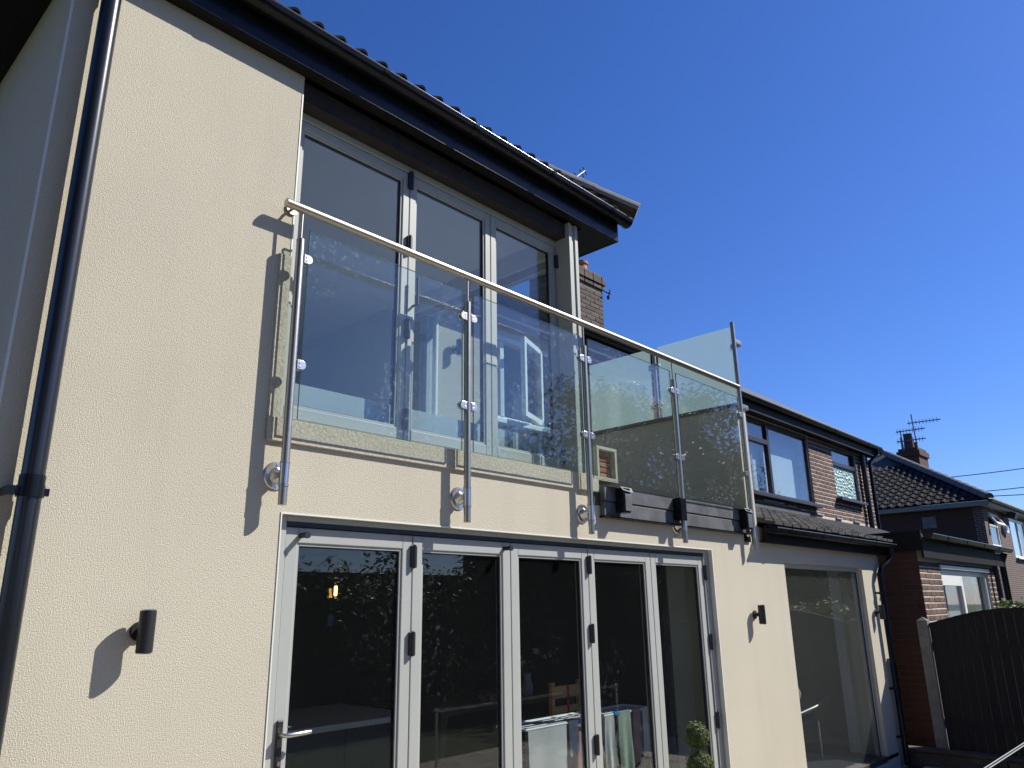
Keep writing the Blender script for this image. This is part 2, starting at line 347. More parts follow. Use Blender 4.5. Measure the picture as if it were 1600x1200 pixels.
def instance(name, me, parent, loc, rotz=0.0, scale=(1,1,1), rot=None):
    o = bpy.data.objects.new(name, me); COL.objects.link(o); o.parent = parent
    o.location = Vector(loc) - base_of(parent)
    if rot is not None: o.rotation_euler = rot
    elif rotz: o.rotation_euler = (0, 0, rotz)
    o.scale = scale; return o
def half_round(c, r, n=10, t=.004):
    y, z = c
    out = [(y - r*math.cos(math.pi*k/n), z - r*math.sin(math.pi*k/n)) for k in range(n+1)]
    inn = [(y + (r-t)*math.cos(math.pi*k/n), z - (r-t)*math.sin(math.pi*k/n)) for k in range(n+1)]
    return out + inn
def brick_mesh(mat_, name='brick'):
    # a brick with its arris knocked off, face at y = 0 looking to -y, 1 unit long along x, 0.065 tall
    mb = MB(); L, H, c = .5, .031, .006
    f = [(-L+c, 0, -H+c), (L-c, 0, -H+c), (L-c, 0, H-c), (-L+c, 0, H-c)]; g = [(-L, c, -H), (L, c, -H), (L, c, H), (-L, c, H)]; h = [(-L, .03, -H), (L, .03, -H), (L, .03, H), (-L, .03, H)]
    mb.quad(f)
    for k in range(4):
        mb.quad([g[k], g[(k+1) % 4], f[(k+1) % 4], f[k]]); mb.quad([h[k], h[(k+1) % 4], g[(k+1) % 4], g[k]])
    me = bpy.data.meshes.new(name); me.from_pydata(mb.v, [], mb.f); me.materials.append(mat_)
    bm = bmesh.new(); bm.from_mesh(me); bmesh.ops.remove_doubles(bm, verts=bm.verts, dist=1e-6); bmesh.ops.recalc_face_normals(bm, faces=bm.faces); bm.to_mesh(me); bm.free()
    return me
def lay_bricks(parent, me, u0, u1, z0, z1, fixed, facing='-y', holes=(), proud=.006, start=0):
    # stretcher bond between u0 and u1; every brick is a part of its own
    row = start; z = z0; n = 0
    while z + .066 <= z1 + 1e-6:
        u = u0 - (.1125 if row % 2 else 0)
        while u < u1 - .02:
            a, b = max(u, u0), min(u + .211, u1)
            for (h0, h1, k0, k1) in holes:
                if k0 < z + .0325 < k1:
                    if a < h0 < b: b = h0 - .005
                    elif a < h1 < b: a = h1 + .005
                    elif h0 <= a and b <= h1: a = b
            if b - a > .03:
                j = random.uniform(-.0015, .002)
                if facing == '-y': instance('brick', me, parent, ((a+b)/2, fixed - proud + j, z + .0325), 0, (b-a, 1, 1))
                else: instance('brick', me, parent, (fixed - proud + j, (a+b)/2, z + .0325), -math.pi/2, (b-a, 1, 1))
                n += 1
            u += .225
        z += .075; row += 1
    return n

# ------------------------------------------------------------------ ground
G0 = -0.22
g = MB().quad([(-400,-400,G0-.03),(400,-400,G0-.03),(400,400,G0-.03),(-400,400,G0-.03)]).build('ground', M['lawn']); struct(g)
mb = MB(); px = -8.1  # unseen patio, carried far left to bounce warm light
for i in range(32):
    py = -4.4
    for j in range(8 if px < .1 else 7):
        mb.box(px + .004, px + .596, py + .004, py + .596, G0 - .03, G0 + random.uniform(-.002, .002)); py += .6
    px += .6
pv = mb.build('patio', M['paving']); struct(pv)

# ------------------------------------------------------------------ the rendered house
house = thing('rendered_house', 'cream rendered two storey rear extension with balcony doors and grey folding doors', 'house', (5.0, 0, G0))
XL = 0.70
BX0, BX1, BZ1 = 1.92, 6.05, 2.05
FX0, FX1, FZ0, FZ1 = 7.49, 9.64, -.12, 1.99
UX0, UX1, UZ0, UZ1 = 1.87, 4.36, 2.51, 4.38
TOPZ = 4.5
def solid(x, z):
    if BX0 < x < BX1 and -.04 < z < BZ1: return False
    if FX0 < x < FX1 and FZ0 < z < FZ1: return False
    if x < UX0: return True
    if x < UX1: return z < UZ0
    if x < 6.80: return z < 2.30
    if x < 6.98: return z < 3.46
    return z < 2.31
MB().wall([XL, UX0, BX0, UX1, BX1, 6.80, 6.98, FX0, FX1, 10.26], [G0-.05, FZ0, -.04, FZ1, BZ1, 2.30, 2.31, UZ0, 3.46, TOPZ], solid, 0, .28).build('front_wall', M['render'], house, merge=True)
MB().box(XL, XL+.28, .28, 6.0, G0-.05, TOPZ).build('side_wall', M['render'], house)
MB().box(XL-.003, XL+.006, -.003, .006, G0, TOPZ-.01).build('corner_bead', M['bead'], house)
MB().box(9.98, 10.26, .28, 2.0, G0-.05, 2.31).build('side_wall', M['render'], house)
MB().box(6.80, 6.98, .28, 2.0, 2.30, 3.46).build('parapet_wall', M['render'], house)
MB().box(6.775, 7.005, -.02, 2.0, 3.46, 3.50).build('parapet_coping', M['blackmatt'], house, bevel=.004)
MB().box(UX0, 4.40, .04, .28, UZ1, TOPZ).build('lintel', M['lintel'], house)
MB().box(1.80, 4.45, -.018, -.0005, 2.392, UZ0).build('sill_band', M['basecoat'], house, bevel=.003)
MB().box(1.80, UX0, -.004, -.0005, UZ0, 3.38).build('render_patch', M['basecoat'], house)
MB().box(UX0-.008, UX0, -.003, .03, UZ0, UZ1).build('reveal_bead', M['bead'], house)
MB().box(BX0-.007, BX0-.0005, -.004, .03, -.04, BZ1+.006).box(BX0, BX1-.0025, -.004, .03, BZ1-.002, BZ1+.006).box(BX1-.002, BX1+.007, -.004, .03, -.04, BZ1+.006).build('reveal_bead', M['bead'], house)

# eaves of the two storey part
MB().box(.27, 4.80, -.08, -.062, 4.50, 4.69).box(4.782, 4.80, -.062, 3.4, 4.50, 4.69).box(.27, .288, -.062, 6.0, 4.50, 4.69).build('fascia', M['black'], house, bevel=.003)
mb = MB(); mb.box(.288, 4.782, -.062, .0, TOPZ+.002, TOPZ+.012); mb.box(4.40, 4.782, .0, 3.4, TOPZ+.002, TOPZ+.012); mb.box(.288, XL, .0, 6, TOPZ+.002, TOPZ+.012)
mb.build('soffit', M['soffit'], house)
def gutter(name, y, z, r, x0, x1, parent, clips, m=None):
    o = MB().prism(half_round((y, z), r), 'x', x0, x1).build(name, m or M['black'], parent, smooth=True)
    MB().tube([(x0, y-r, z), (x1, y-r, z)], .0065, 18).build('rim', M['rim'], o, smooth=True)
    for x in clips: MB().prism(half_round((y, z+.004), r+.007, t=.006), 'x', x-.02, x+.02).build('clip', m or M['black'], o, smooth=True)
    for x in (x0, x1):
        MB().prism([(y-(r+.004)*math.cos(math.pi*k/12), z+.004-(r+.006)*math.sin(math.pi*k/12)) for k in range(13)], 'x', x-.006, x+.006).build('stop_end', m or M['black'], o)
    return o
gutter('gutter', -.135, 4.69, .056, .22, 4.86, house, [.9, 1.52, 2.3, 3.05, 3.85, 4.6])
# hipped roof over it
P = math.tan(R(34)); ex0, ex1, ey, ez = .24, 4.86, -.12, 4.70
hw = (ex1-ex0)/2; rx = (ex0+ex1)/2; rz = ez + hw*P
mb = MB()
mb.quad([(ex0,ey,ez),(ex1,ey,ez),(rx,ey+hw,rz)]); mb.quad([(ex1,ey,ez),(ex1,6.5,ez),(rx,6.5,rz),(rx,ey+hw,rz)]); mb.quad([(ex0,6.5,ez),(ex0,ey,ez),(rx,ey+hw,rz),(rx,6.5,rz)])
mb.quad([(ex0,ey,ez),(ex0,6.5,ez),(ex1,6.5,ez),(ex1,ey,ez)])
roof = mb.build('roof', M['felt'], house)
def roll_tile(w=.30, l=.38, rolls=2, h=.042, t=.014, name='roof_tile', mat_=None):
    # pan-and-roll tile, lower edge at y = 0, running up +y, thickness below
    prof = []; n = 6
    for k in range(rolls):
        x0 = -w/2 + w/rolls*k; pw = w/rolls*.5
        prof += [(x0, 0), (x0+pw, 0)]
        for q in range(1, n): a = math.pi*q/n; prof.append((x0+pw + (w/rolls-pw)*(1-math.cos(a))/2, h*math.sin(a)))
    prof.append((w/2, 0))
    mb = MB(); top = [Vector((x, 0, z)) for x, z in prof]; topb = [Vector((x, l, z)) for x, z in prof]
    lo = [Vector((x, 0, z-t)) for x, z in prof]
    for k in range(len(prof)-1):
        mb.quad([top[k], top[k+1], topb[k+1], topb[k]]); mb.quad([lo[k], lo[k+1], top[k+1], top[k]])
    me = bpy.data.meshes.new(name); me.from_pydata(mb.v, [], mb.f); me.materials.append(mat_ or M['tile']); return me
rt = roll_tile()
for row in range(3):
    k = 0; x = ex0 + .15 + row*.30
    while x < ex1 - .1 - row*.30:
        yy = ey - .02 + row*.27; zz = ez + .03 + row*.27*P + (.012 if row else 0)
        instance('roof_tile', rt, roof, (x, yy, zz + random.uniform(-.003, .003)), rot=(R(34) - .04, 0, random.uniform(-.008, .008)))
        x += .30
def ridge_run(p0, p1, r, l, parent, m, name='hip_tile'):
    p0, p1 = Vector(p0), Vector(p1); d = (p1-p0).normalized(); n = max(1, int((p1-p0).length/l)); side = d.cross(Vector((0,0,1))).normalized(); up = side.cross(d)
    for i in range(n):
        a = p0 + d*(l*i); b = a + d*(l+.03); mb = MB(); K = 9
        A = [a + side*r*1.06*math.cos(math.pi*k/K) + up*r*1.06*math.sin(math.pi*k/K) for k in range(K+1)]; B = [b + side*r*math.cos(math.pi*k/K) + up*r*math.sin(math.pi*k/K) for k in range(K+1)]
        for k in range(K): mb.quad([A[k], A[k+1], B[k+1], B[k]])
        mb.quad(A)
        mb.build(name, m, parent, smooth=True)
ridge_run((ex1+.06, ey-.06, ez+.05), (rx+.6, ey+hw-.6, rz-.25), .105, .40, roof, M['tilehip'])
ridge_run((ex0, ey, ez+.03), (rx-.6, ey+hw-.6, rz-.32), .10, .40, roof, M['tilehip'])

# upper folding windows
def leaf(parent, x0, x1, y, z0, z1, sw, name, rail=None, th=.055, glassmat=None, kick=None):
    rail = rail or sw; kick = kick or rail
    mb = MB().box(x0, x0+sw, y, y+th, z0, z1).box(x1-sw, x1, y, y+th, z0, z1).box(x0+sw, x1-sw, y, y+th, z1-rail, z1).box(x0+sw, x1-sw, y, y+th, z0, z0+kick)
    o = mb.build(name, M['frame'], parent, bevel=.004)
    b = .014
    a0, a1, c0, c1 = x0+sw, x1-sw, z0+kick, z1-rail
    MB().box(a0, a0+b, y+.008, y+.045, c0, c1).box(a1-b, a1, y+.008, y+.045, c0, c1).box(a0+b, a1-b, y+.008, y+.045, c1-b, c1).box(a0+b, a1-b, y+.008, y+.045, c0, c0+b).build('glazing_bead', M['frame'], o, bevel=.002)
    MB().box(a0+b, a0+b+.005, y+.016, y+.04, c0+b, c1-b).box(a1-b-.005, a1-b, y+.016, y+.04, c0+b, c1-b).box(a0+b+.005, a1-b-.005, y+.016, y+.04, c1-b-.005, c1-b).box(a0+b+.005, a1-b-.005, y+.016, y+.04, c0+b, c0+b+.005).build('gasket', M['gasket'], o)
    MB().box(a0+b+.005, a1-b-.005, y+.022, y+.028, c0+b+.005, c1-b-.005).build('pane', glassmat or M['glass'], o)
    return o
def hinge(parent, x, y, z, h=.11):
    MB().box(x-.019, x+.019, y-.020, y-.001, z-h/2, z+h/2).tube([(x, y-.018, z-h/2-.004), (x, y-.018, z+h/2+.004)], .011, 10).build('hinge', M['blackmatt'], parent, bevel=.003)
UY = .145
fr = MB().box(UX0, UX0+.045, UY-.01, UY+.09, UZ0+.02, UZ1).box(4.235, 4.27, UY-.01, UY+.09, UZ0+.02, UZ1).box(UX0+.045, 4.235, UY-.01, UY+.09, UZ1-.045, UZ1).box(UX0, 4.27, UY-.03, UY+.09, UZ0-.01, UZ0+.02).box(UX0+.045, 4.235, UY-.012, UY+.09, UZ0+.02, UZ0+.04).build('balcony_door_frame', M['frame'], house, bevel=.003)
ux = [UX0+.047, 2.763, 3.508, 4.233]
for i in range(3):
    l = leaf(house, ux[i]+.003, ux[i+1]-.003, UY, UZ0+.045, UZ1-.048, .05, 'balcony_door_leaf', rail=.055, kick=.07)
    if i in (0, 2):
        pass
    if i == 0:
        for z in (4.28, 3.82, 3.25, 2.68): hinge(l, ux[1], UY, z, .12)
    if i == 1:
        MB().tube([(ux[1]+.05, UY-.001, 3.42), (ux[1]+.05, UY-.04, 3.42), (ux[1]+.05, UY-.04, 3.60)], .009, 10).build('handle', M['blackmatt'], l, smooth=True)
    if i == 2:
        for z in (4.2, 3.2, 2.65): hinge(l, ux[3]-.0, UY, z, .10)
cp = MB().box(4.272, 4.31, .012, .19, 2.512, TOPZ).box(4.238, 4.2715, .001, .135, 2.512, TOPZ).box(4.3105, 4.348, .001, .12, 2.512, TOPZ).build('corner_post', M['frame'], house, bevel=.003)
# glazed return of the upper room (faces the terrace)
RX = 4.305
rf = MB()
for y in (.20, 1.72): rf.box(RX-.035, RX+.035, y, y+.07, 2.60, 4.20)
rf.box(RX-.035, RX+.035, .195, 2.0, 2.50, 2.60).box(RX-.035, RX+.035, .195, 2.0, 4.20, 4.27).box(RX-.034, RX+.034, 1.79, 2.0, 2.60, 4.20)
rfo = rf.build('side_glazing', M['frame'], house, bevel=.003)
for a, b in ((.27, 1.72),): MB().box(RX-.004, RX+.004, a, b, 2.60, 4.20).build('pane', M['glass'], rfo)
MB().box(RX-.06, 4.345, .195, 2.0, 4.27, TOPZ).build('side_lintel', M['plaster'], house)

# upper room behind the glass
MB().box(XL+.28, RX-.04, .305, 4.6, 2.46, 2.50).build('upper_floor', M['plaster'], house)
MB().box(XL+.28, 4.31, .285, 4.6, 4.44, 4.49).build('upper_ceiling', M['plaster'], house)
MB().box(XL+.281, RX-.04, 4.6, 4.7, 2.46, 4.5).build('upper_back_wall', M['plaster'], house)
MB().box(4.25, 4.31, 2.30, 4.6, 2.46, 4.44).build('upper_side_wall', M['plaster'], house)
MB().box(UX0+.02, 4.23, .255, .30, 2.50, 2.79).build('floor_upstand', M['plaster'], house)

# terrace over the single storey part
MB().box(4.40, 6.80, -.005, 2.0, 2.305, 2.40).build('terrace_deck', M['felt'], house)
fa = MB().box(4.47, 6.735, -.05, -.002, 2.335, 2.44).box(4.47, 6.735, -.042, -.002, 2.225, 2.325).box(4.47, 6.735, -.034, -.003, 2.325, 2.335).build('terrace_fascia', M['lead'], house, bevel=.003)
MB().box(4.46, 6.745, -.062, -.001, 2.212, 2.224).box(4.47, 6.735, -.0335, -.0300, 2.318, 2.342).build('fascia_lip', M['black'], house)
for x in (4.60, 5.395, 6.53):
    b = MB().box(x, x+.085, -.125, -.052, 2.25, 2.43).build('drip_box', M['black'], house, bevel=.004)
    if x != 5.395: MB().box(x+.012, x+.095, -.131, -.126, 2.262, 2.385).build('face_plate', M['lead'], b, bevel=.002)
mb = MB()
for x in (4.60, 6.53):
    mb.quad([(x-.10, -.05, 2.455), (x+.16, -.05, 2.45), (x+.13, -.11, 2.437), (x-.03, -.12, 2.436)]); mb.quad([(x-.03, -.12, 2.436), (x+.13, -.11, 2.437), (x+.12, -.128, 2.40), (x-.01, -.129, 2.41)])
mb.build('membrane_flap', M['felt'], house)
# unfinished end of the low pier beside the balcony doors
pr = MB().box(4.452, 4.475, -.012, .12, 2.512, 2.72).box(4.675, 4.70, -.012, .12, 2.512, 2.72).box(4.452, 4.70, -.013, .12, 2.72, 2.742).box(4.452, 4.70, -.013, .12, 2.485, 2.512).box(4.475, 4.675, .07, .12, 2.512, 2.72).build('pier_casing', M['render'], house)
ob = brick_mesh(M['brickorange'])
for k_ in range(5):
    for (a_, b_) in (((4.478, 4.60), (4.604, 4.672)) if k_ % 2 else ((4.478, 4.54), (4.544, 4.672))):
        instance('brick', ob, pr, ((a_+b_)/2, .030, 2.535 + .041*k_), 0, (b_-a_, 1, .56))

# folding doors to the garden
DY = .055
MB().box(BX0, BX0+.055, DY-.012, DY+.09, -.02, BZ1).box(BX1-.075, BX1, DY-.012, DY+.09, -.02, BZ1).box(BX0+.055, BX1-.075, DY-.012, DY+.09, BZ1-.03, BZ1).box(BX0, BX1, DY-.02, DY+.09, -.06, -.02).build('folding_door_frame', M['frame'], house, bevel=.003)
MB().box(BX0+.055, BX1-.075, DY-.014, DY+.05, BZ1-.052, BZ1-.031).build('head_track', M['gasket'], house)
n5 = 5; dw = (BX1-.077 - (BX0+.057))/n5
for i in range(n5):
    x0 = BX0+.057 + dw*i; x1 = x0+dw
    l = leaf(house, x0+.003, x1-.003, DY, -.015, BZ1-.055, .068, 'folding_door_leaf', rail=.075, kick=.09, th=.065)
    if i in (0, 2):
        for z in (1.88, 1.42, .72, .25): hinge(l, x1, DY, z, .12)
    if i == 4:
        for z in (1.86, 1.30, .70, .2): hinge(l, x1+.02, DY, z, .12)
    if i in (0, 1):
        xx = x0+.085 if i == 0 else x1-.06
        MB().tube([(xx, DY-.001, 1.955), (xx, DY-.055, 1.955)], .013, 12).tube([(xx, DY-.055, 1.955), (xx, DY-.068, 1.955)], .017, 12).build('door_catch', M['blackmatt'], l, smooth=True)
    if i == 0:
        pl = MB().box(x0+.018, x0+.050, DY-.014, DY-.0005, .86, 1.12).build('handle_plate', M['blackmatt'], l, bevel=.005)
        MB().tube([(x0+.034, DY-.012, 1.06), (x0+.034, DY-.055, 1.06), (x0+.05, DY-.062, 1.06), (x0+.15, DY-.062, 1.062), (x0+.165, DY-.058, 1.062)], [.010, .010, .011, .0105, .010], 12).build('handle', M['chrome'], l, smooth=True)
        MB().tube([(x0+.034, DY-.0145, .94), (x0+.034, DY-.022, .94)], .010, 12).build('lock_cylinder', M['steel'], l)
# tall fixed window
FY = .045
fw = MB().box(FX0, FX0+.05, FY, FY+.06, FZ0, FZ1).box(FX1-.05, FX1, FY, FY+.06, FZ0, FZ1).box(FX0+.05, FX1-.05, FY, FY+.06, FZ1-.05, FZ1).box(FX0+.05, FX1-.05, FY, FY+.06, FZ0, FZ0+.05).build('tall_window_frame', M['frame'], house, bevel=.003)
MB().box(FX0+.05, FX1-.05, FY+.02, FY+.028, FZ0+.05, FZ1-.05).build('pane', M['hazy'], fw)
MB().box(FX0+.05, FX0+.056, FY+.010, FY+.02, FZ0+.05, FZ1-.05).box(FX1-.056, FX1-.05, FY+.010, FY+.02, FZ0+.05, FZ1-.05).box(FX0+.056, FX1-.056, FY+.01, FY+.02, FZ1-.056, FZ1-.05).build('gasket', M['gasket'], fw)

# kitchen behind the doors
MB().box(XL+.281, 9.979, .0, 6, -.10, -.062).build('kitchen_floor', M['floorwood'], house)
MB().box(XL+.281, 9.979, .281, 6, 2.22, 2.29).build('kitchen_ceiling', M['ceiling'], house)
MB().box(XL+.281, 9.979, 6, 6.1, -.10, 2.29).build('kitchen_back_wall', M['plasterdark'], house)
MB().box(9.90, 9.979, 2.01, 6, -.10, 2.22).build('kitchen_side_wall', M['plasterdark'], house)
MB().box(6.14, 7.44, .281, .52, -.06, 2.22).build('inner_pier', M['plaster'], house)
MB().box(9.66, 9.979, .281, .42, -.06, 2.22).build('inner_pier', M['plaster'], house)
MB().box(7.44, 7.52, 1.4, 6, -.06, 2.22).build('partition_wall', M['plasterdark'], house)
MB().box(7.521, 9.978, 2.6, 2.7, -.06, 2.22).build('inner_wall', M['room'], house)

# low tiled roof at the right end
PX0, PX1, PY0, PZ0, PY1, PZ1 = 7.0, 10.42, -.17, 2.31, 1.985, 3.04
pitch = math.atan2(PZ1-PZ0, PY1-PY0)
lr = MB().quad([(PX0,PY0+.03,PZ0-.02),(PX1,PY0+.03,PZ0-.02),(PX1,PY1,PZ1-.02),(PX0,PY1,PZ1-.02)]).quad([(PX0,PY0+.03,PZ0-.05),(PX1,PY0+.03,PZ0-.05),(PX1,PY1,PZ1-.05),(PX0,PY1,PZ1-.05)]).quad([(PX1,PY0+.03,PZ0-.05),(PX1,PY1,PZ1-.05),(PX1,PY1,2.31),(PX1,PY0+.03,2.2)]).build('low_roof', M['felt'], house)
tm = MB(); w2 = .087
tm.box(-w2, w2, 0, .20, -.014, .014); tmo = bpy.data.meshes.new('roof_tile'); tmo.from_pydata(tm.v, [], tm.f); tmo.materials.append(M['tilelow'])
sl_len = math.hypot(PZ1-PZ0, PY1-PY0); rows = int(sl_len/.15); slope = Vector((0, math.cos(pitch), math.sin(pitch)))
for r_ in range(rows):
    x = PX0 + (.10 if r_ % 2 else 0.0) + .1
    while x < PX1 - .02:
        p = Vector((x, PY0, PZ0)) + slope*(.15*r_) + Vector((0, 0, .026 + random.uniform(-.004, .006)))
        instance('roof_tile', tmo, lr, p, rot=(pitch - .13 + random.uniform(-.02, .02), 0, random.uniform(-.012, .012)))
        x += .20
MB().box(6.99, 10.40, -.085, -.062, 2.15, 2.31).build('low_fascia', M['soffit'], house, bevel=.003)
MB().box(6.99, 10.40, -.062, -.001, 2.16, 2.168).build('low_soffit', M['soffit'], house)
gutter('gutter', -.145, 2.285, .054, 6.98, 10.42, house, [7.3, 8.1, 8.9, 9.7, 10.3])

# ------------------------------------------------------------------ black downpipes on the render
def downpipe(name, label, pts, r, clips, group=None, m=None):
    t = thing(name, label, 'downpipe', (pts[-1][0], pts[-1][1], pts[-1][2]), group)
    MB().tube(pts, r, 20).build('pipe', m or M['black'], t, smooth=True)
    return t
dp = downpipe('downpipe', 'thick black downpipe at the left corner of the cream wall', [(.832,-.135,4.62),(.832,-.13,4.56),(.832,-.083,4.44),(.832,-.078,4.38),(.832,-.078,G0+.02)], .040, [], None, M['pipe'])
for z in (4.36, 2.04, .35):
    MB().tube([(.832,-.078,z-.022),(.832,-.078,z+.022)], .047, 20).box(0.752, .79, -.096, -.062, z-.016, z+.016).box(0.752, .764, -.062, -.0005, z-.014, z+.014).box(.872, .892, -.090, -.070, z-.014, z+.014).build('pipe_clip', M['black'], dp, smooth=True)
MB().tube([(.832,-.078,2.10),(.832,-.078,2.03)], .044, 20).build('socket', M['black'], dp, smooth=True)
d2 = downpipe('downpipe', 'black downpipe with a bent neck under the low tiled roof', [(10.30,-.145,2.23),(10.30,-.145,2.13),(10.22,-.12,2.06),(10.10,-.08,2.00),(10.05,-.065,1.92),(10.05,-.065,G0+.02)], .034, [])
MB().tube([(10.30,-.145,2.27),(10.30,-.145,2.17)], .042, 16).build('outlet', M['black'], d2, smooth=True)
for z in (1.70, .62, .1): MB().tube([(10.05,-.065,z-.018),(10.05,-.065,z+.018)], .040, 16).box(9.985, 10.02, -.08, -.05, z-.012, z+.012).box(9.985, 9.995, -.05, -.0005, z-.012, z+.012).build('pipe_clip', M['black'], d2)

# ------------------------------------------------------------------ wall spotlights
def spot(loc, label, group):
    t = thing('wall_light', label, 'wall light', loc, group); x, y, z = loc
    MB().tube([(x,-.0005+y,z),(x,y-.012,z)], .038, 24).build('back_plate', M['blackmatt'], t, smooth=True, bevel=.002)
    MB().tube([(x,y-.012,z),(x,y-.045,z)], .017, 16).build('arm', M['blackmatt'], t, smooth=True)
    b = MB().tube([(x,y-.074,z-.080),(x,y-.074,z+.080)], .0315, 28).build('lamp_body', M['blackmatt'], t, smooth=True)
    for s_ in (-1, 1): MB().tube([(x,y-.074,z+s_*.0802),(x,y-.074,z+s_*.084)], .027, 24).build('lens', M['chrome'], b)
    return t
GL = 'cylinder spotlights on the outside walls'
w1 = spot((1.315, 0, 1.53), 'black cylinder spotlight between the thick downpipe and the folding doors', GL)
dup(w1, (6.735, 0, 1.505), 'black cylinder spotlight between the folding doors and the tall fixed window', GL)
dup(w1, (9.90, 0, 1.48), 'black cylinder spotlight between the tall fixed window and the bent downpipe', GL)
dup(w1, (4.87, 2.0, 4.09), 'dark cylinder spotlight seen through the balcony door glass on a sunlit wall', GL)

# ------------------------------------------------------------------ glass balustrade
PYB = -.075
bal = thing('glass_balustrade', 'stainless steel and clear glass balustrade across the balcony doors and terrace', 'balustrade', (4.2, 0, 2.08))
MB().tube([(1.775,PYB,3.635),(6.735,PYB,3.635)], .0235, 24).build('handrail', M['steel'], bal, smooth=True)
MB().tube([(1.85,-.0005,3.652),(1.85,-.010,3.652)], .034, 24).tube([(1.85,-.01,3.652),(1.85,-.035,3.648),(1.85,PYB,3.612)], .0075, 12).build('rail_bracket', M['steel'], bal, smooth=True)
def clamp(parent, x, z, side):
    n = 10; prof = [(0, -.024), (.026*side, -.024)] + [(.026*side + .024*side*math.sin(math.pi*k/n), -.024*math.cos(math.pi*k/n)) for k in range(1, n)] + [(.026*side, .024), (0, .024)]
    ox = x + .019*side
    for (ya, yb) in ((PYB-.018, PYB-.0055), (PYB+.0055, PYB+.018)):
        mb = MB().prism([(ox + p[0], z + p[1]) for p in prof], 'y', ya, yb)
        if ya < PYB - .01:
            for q in (-.010, .010): mb.tube([(ox+.014*side, ya, z+q), (ox+.014*side, ya-.0025, z+q)], .0055, 10)
        mb.build('glass_clamp', M['chrome'], parent, bevel=.0025)
posts = [1.873, 3.073, 4.262, 5.505, 6.735]
for i, x in enumerate(posts):
    top = 3.455 if i < 4 else 4.31
    p = MB().tube([(x,PYB,2.078),(x,PYB,top)], .0212, 24).build('post', M['steel'], bal, smooth=True)
    if i < 4:
        MB().tube([(x,PYB,3.455),(x,PYB,3.612)], .0065, 12).tube([(x-.03,PYB,3.613),(x+.03,PYB,3.613)], .006, 8).build('spigot', M['steel'], p, smooth=True)
    else: MB().tube([(x,PYB,top),(x,PYB,top+.004)], .0205, 24).build('end_cap', M['steel'], p)
    zc = 2.225
    for z in (zc+.055, zc-.055): MB().tube([(x,PYB,z-.006),(x,PYB,z+.006)], .0245, 24).build('collar', M['steel'], p, smooth=True)
    MB().tube([(x,PYB,zc-.05),(x,PYB,zc+.05)], .0232, 24).tube([(x,PYB+.01,zc),(x,-.03,zc),(x,-.010,zc)], [.022,.026,.040], 20).build('bracket', M['chrome'], p, smooth=True)
    if i < 4:
        w = MB().tube([(x,-.0005,zc),(x,-.004,zc),(x,-.009,zc)], [.068,.068,.064], 36)
        for a in (0, 1, 2, 3): w.tube([(x+.052*math.cos(a*math.pi/2), -.008, zc+.052*math.sin(a*math.pi/2)), (x+.052*math.cos(a*math.pi/2), -.0125, zc+.052*math.sin(a*math.pi/2))], .007, 10)
        w.build('wall_plate', M['chrome'], p, smooth=True)
    else:
        MB().box(x-.05, x+.05, -.02, -.0005, zc-.075, zc+.075).build('wall_plate', M['black'], p, bevel=.003)
    for z in (3.35, 2.775):
        for sd in (-1, 1):
            if (i == 0 and sd < 0) or (i == 4 and sd > 0): continue
            clamp(p, x, z, sd)
for a, b, z0 in ((1.922,3.028,2.50),(3.122,4.216,2.50),(4.312,5.458,2.475),(5.555,6.686,2.455)):
    MB().box(a, b, PYB-.005, PYB+.005, z0, 3.525, 0, 1).build('glass_panel', [M['panel'], M['edge']], bal)

# frosted privacy screen on the side parapet
scr = thing('privacy_screen', 'frosted glass privacy screen standing on the dark parapet coping', 'glass screen', (6.89, 1.0, 3.50))
for a, b in ((.02, .90), (1.0, 1.84)): MB().box(6.885, 6.895, a, b, 3.515, 4.33).build('frosted_panel', M['frost'], scr, bevel=.002)
sp = MB().tube([(6.89,.95,3.50),(6.89,.95,4.30)], .0212, 20).build('post', M['steel'], scr, smooth=True)
MB().tube([(6.89,.95,3.5005),(6.89,.95,3.508)], .045, 24).build('base_flange', M['steel'], sp)
for z in (4.12, 3.68):
    for s_ in (-1, 1):
        MB().tube([(6.868,.95+s_*.045,z),(6.912,.95+s_*.045,z)], .022, 14).box(6.872, 6.908, min(.95+s_*.02,.95+s_*.05), max(.95+s_*.02,.95+s_*.05), z-.02, z+.02).build('glass_clamp', M['chrome'], sp, bevel=.002)
for z in (4.12, 3.45): MB().box(6.76, 6.885, -.085, -.065, z-.018, z+.018).tube([(6.868,-.02,z),(6.912,-.02,z)], .024, 14).box(6.87, 6.91, -.07, .03, z-.02, z+.02).build('end_clamp', M['steel'], scr, bevel=.002)

# ------------------------------------------------------------------ the main brick house behind
BY = 2.0
bh = thing('brick_house', 'brown brick house with dark framed windows behind the terrace and low roof', 'house', (11, 4, G0))
W1 = (11.0, 13.62, 3.26, 4.52); W2 = (14.72, 15.98, 3.50, 4.52)
HX1 = 16.75
def solid_b(x, z):
    for w in (W1, W2):
        if w[0] < x < w[1] and w[2] < z < w[3]: return False
    return True
MB().wall([6.981, W1[0], W1[1], W2[0], W2[1], HX1], [2.2, W1[2], W2[2], 4.52, 4.74], solid_b, BY, BY+.25).build('rear_wall', M['mortar'], bh, merge=True)
W0 = (5.30, 6.62, 3.46, 4.42)
MB().wall([4.40, W0[0], W0[1], 6.98], [2.405, W0[2], W0[3], 4.74], lambda x, z: not (W0[0] < x < W0[1] and W0[2] < z < W0[3]), BY, BY+.25).build('rendered_wall', M['render'], bh, merge=True)
MB().box(4.402, HX1, BY+.3, 8.7, 2.46, 4.6).build('house_body', M['brickshade'], bh)
